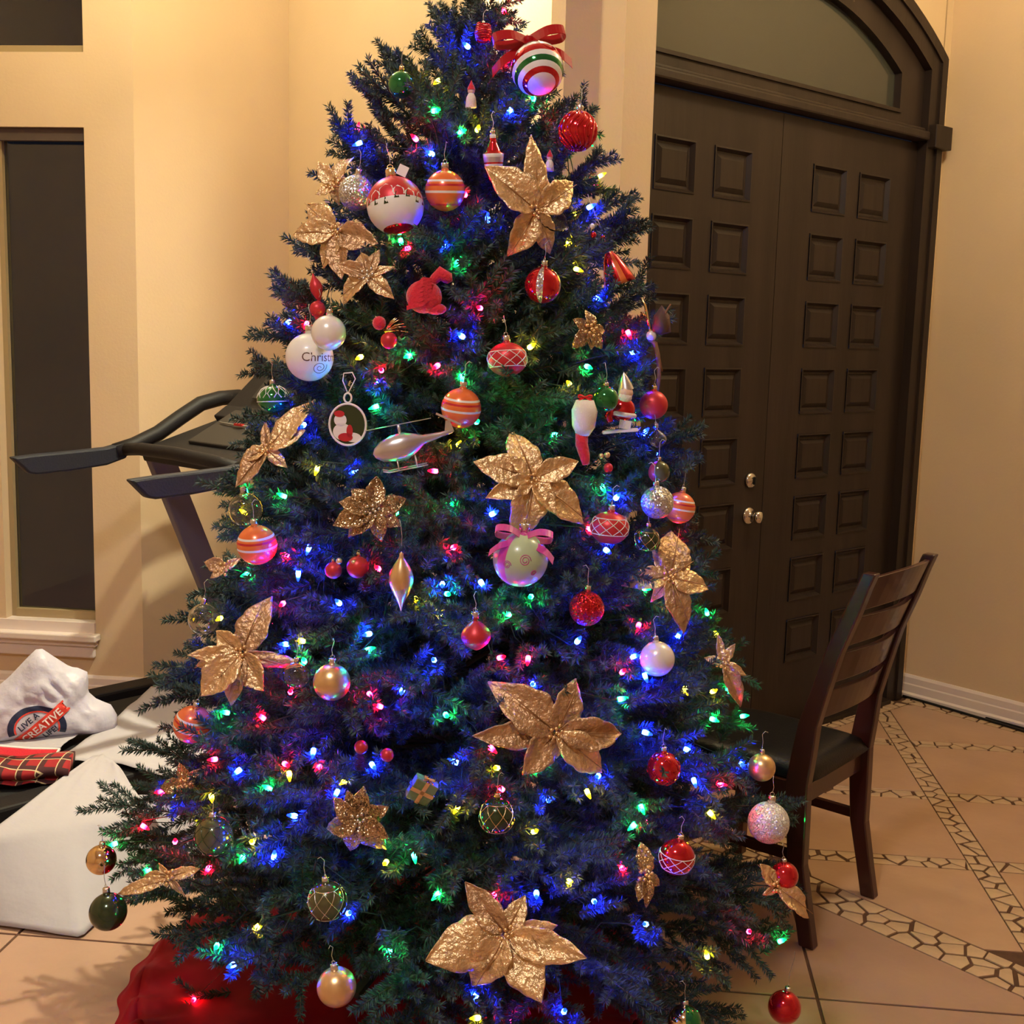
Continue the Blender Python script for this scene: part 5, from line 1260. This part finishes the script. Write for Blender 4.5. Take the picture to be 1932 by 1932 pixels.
# silhouette in bag plane (pixels relative to 85,1388 -> metres), from a fan of radii
SIL = [(130, 0), (130, -30), (118, -52), (95, -62), (78, -80), (80, -100), (78, -118), (60, -128), (48, -130), (35, -140), (20, -152), (-2, -170), (-12, -168), (-30, -150), (-60, -118), (-95, -90), (-130, -50), (-140, 0)]
def silr(a):
    best = 0
    d = Vector((cos(a), sin(a)))
    O = Vector((0, 40))
    for p, q in zip(SIL, SIL[1:]):
        p = Vector((p[0], -p[1])) - O; q = Vector((q[0], -q[1])) - O; e = q - p; den = d.x * e.y - d.y * e.x
        if abs(den) < 1e-9: continue
        t = (p.x * e.y - p.y * e.x) / den; s_ = (p.x * d.y - p.y * d.x) / den
        if t > 0 and -1e-3 <= s_ <= 1.001: best = max(best, t)
    if sin(a) < 0: best = min(best if best > 0 else 999, 40 / -sin(a) if sin(a) < -.01 else 999)
    return best if best < 400 else 130
NRR, NAA = 22, 72
RS = [silr(2 * pi * k / NAA) for k in range(NAA)]
def bagpt(u, k, front):
    a = 2 * pi * k / NAA; r = RS[k % NAA] * u; x, y = r * cos(a), 40 + r * sin(a)
    th = 62 * sqrt(max(0, 1 - u ** 2.2)) * (1 - .45 * max(0, y) / 170)
    nz = noise.noise(Vector((x * .022, y * .022, 3 + front))) * 20 + abs(noise.noise(Vector((x * .045 + y * .03, y * .05, 7)))) * 14 * 1.2
    flat = math.exp(-(((x + 2) / 78) ** 4 + ((y - 30) / 50) ** 4))          # keep the printed area smooth
    d = th + nz * (1 - u ** 3) * (1 - .93 * flat)
    base = lerp(0, 22, max(0, y) / 170)
    y = max(y, 3)
    return bagr * (x * mB) + Zv * (y * mB) + bagn * ((d if front else -th * .6) * mB - base * mB * 0)
mb = MB(); vs = []; fs = []
for fr_ in (1, 0):
    for i in range(NRR):
        for k in range(NAA): vs.append(bagpt(i / (NRR - 1), k, fr_))
for h_ in (0, 1):
    o0 = h_ * NRR * NAA
    for i in range(NRR - 1):
        for k in range(NAA): fs.append((o0 + i * NAA + k, o0 + i * NAA + (k + 1) % NAA, o0 + (i + 1) * NAA + (k + 1) % NAA, o0 + (i + 1) * NAA + k))
mb.add(vs, fs); bagshell = mb.build('bag_shell', M_bag, bag)
bvh = BVHTree.FromPolygons([Vector(v) for v in mb.v], mb.f)
def drop(x, y, lift):   # badge coordinates in px relative to bag origin (y up)
    o_ = bagr * (x * mB) + Zv * (y * mB) + bagn * .6; h_ = bvh.ray_cast(o_, -bagn)
    q = h_[0] if h_[0] is not None else o_ - bagn * .5
    return q + bagn * lift
def decal(fn, nu, nv, nm, m, lift):
    mb = MB(); mb.grid(lambda u, v: drop(*fn(u, v), lift), nu, nv); return mb.build(nm, m, bag)
BX, BY, RA = -13, 34, 52
def ringf(r0, r1, a0=0, a1=2 * pi): return lambda u, v: (BX + lerp(r0, r1, v) * cos(lerp(a0, a1, u)), BY + lerp(r0, r1, v) * .78 * sin(lerp(a0, a1, u)))
decal(ringf(40, 51, radians(-20), radians(200)), 60, 4, 'badge_ring', M_navy, .002)
decal(ringf(36.5, 39.5, radians(-20), radians(200)), 60, 3, 'badge_inner_ring', M_orange, .002)
ba = radians(38)
def rot2(x, y): return (BX + x * cos(ba) - y * sin(ba), BY + x * sin(ba) + y * cos(ba))
decal(lambda u, v: rot2(lerp(-44, 64 - 8 * abs(2 * v - 1) * 0 - (8 if u > .99 and abs(v - .5) < .3 else 0), u), lerp(-11, 11, v) - 2), 40, 8, 'badge_banner', M_orange, .0045)
def bagtext(txt, size, x, y, m, lift, extra=0):
    cu = bpy.data.curves.new('t', 'FONT'); cu.body = txt; cu.size = size; cu.align_x = 'CENTER'; cu.align_y = 'CENTER'; cu.resolution_u = 3; cu.offset = .02 * size
    tmp = bpy.data.objects.new('t', cu); COL.objects.link(tmp); dg = bpy.context.evaluated_depsgraph_get(); dg.update()
    me = bpy.data.meshes.new_from_object(tmp.evaluated_get(dg)); bpy.data.objects.remove(tmp)
    for v in me.vertices: v.co = drop(*rot2(x + v.co.x, y + v.co.y), lift)
    me.materials.clear(); me.materials.append(m); return link('lettering', me, bag)
bagtext('LIVE A', 15, -4, 18, M_navy, .003); bagtext('CREATIVE', 19, 9, -3, M_pr_white, .007); bagtext('LIFE!', 15, 12, -22, M_navy, .003)
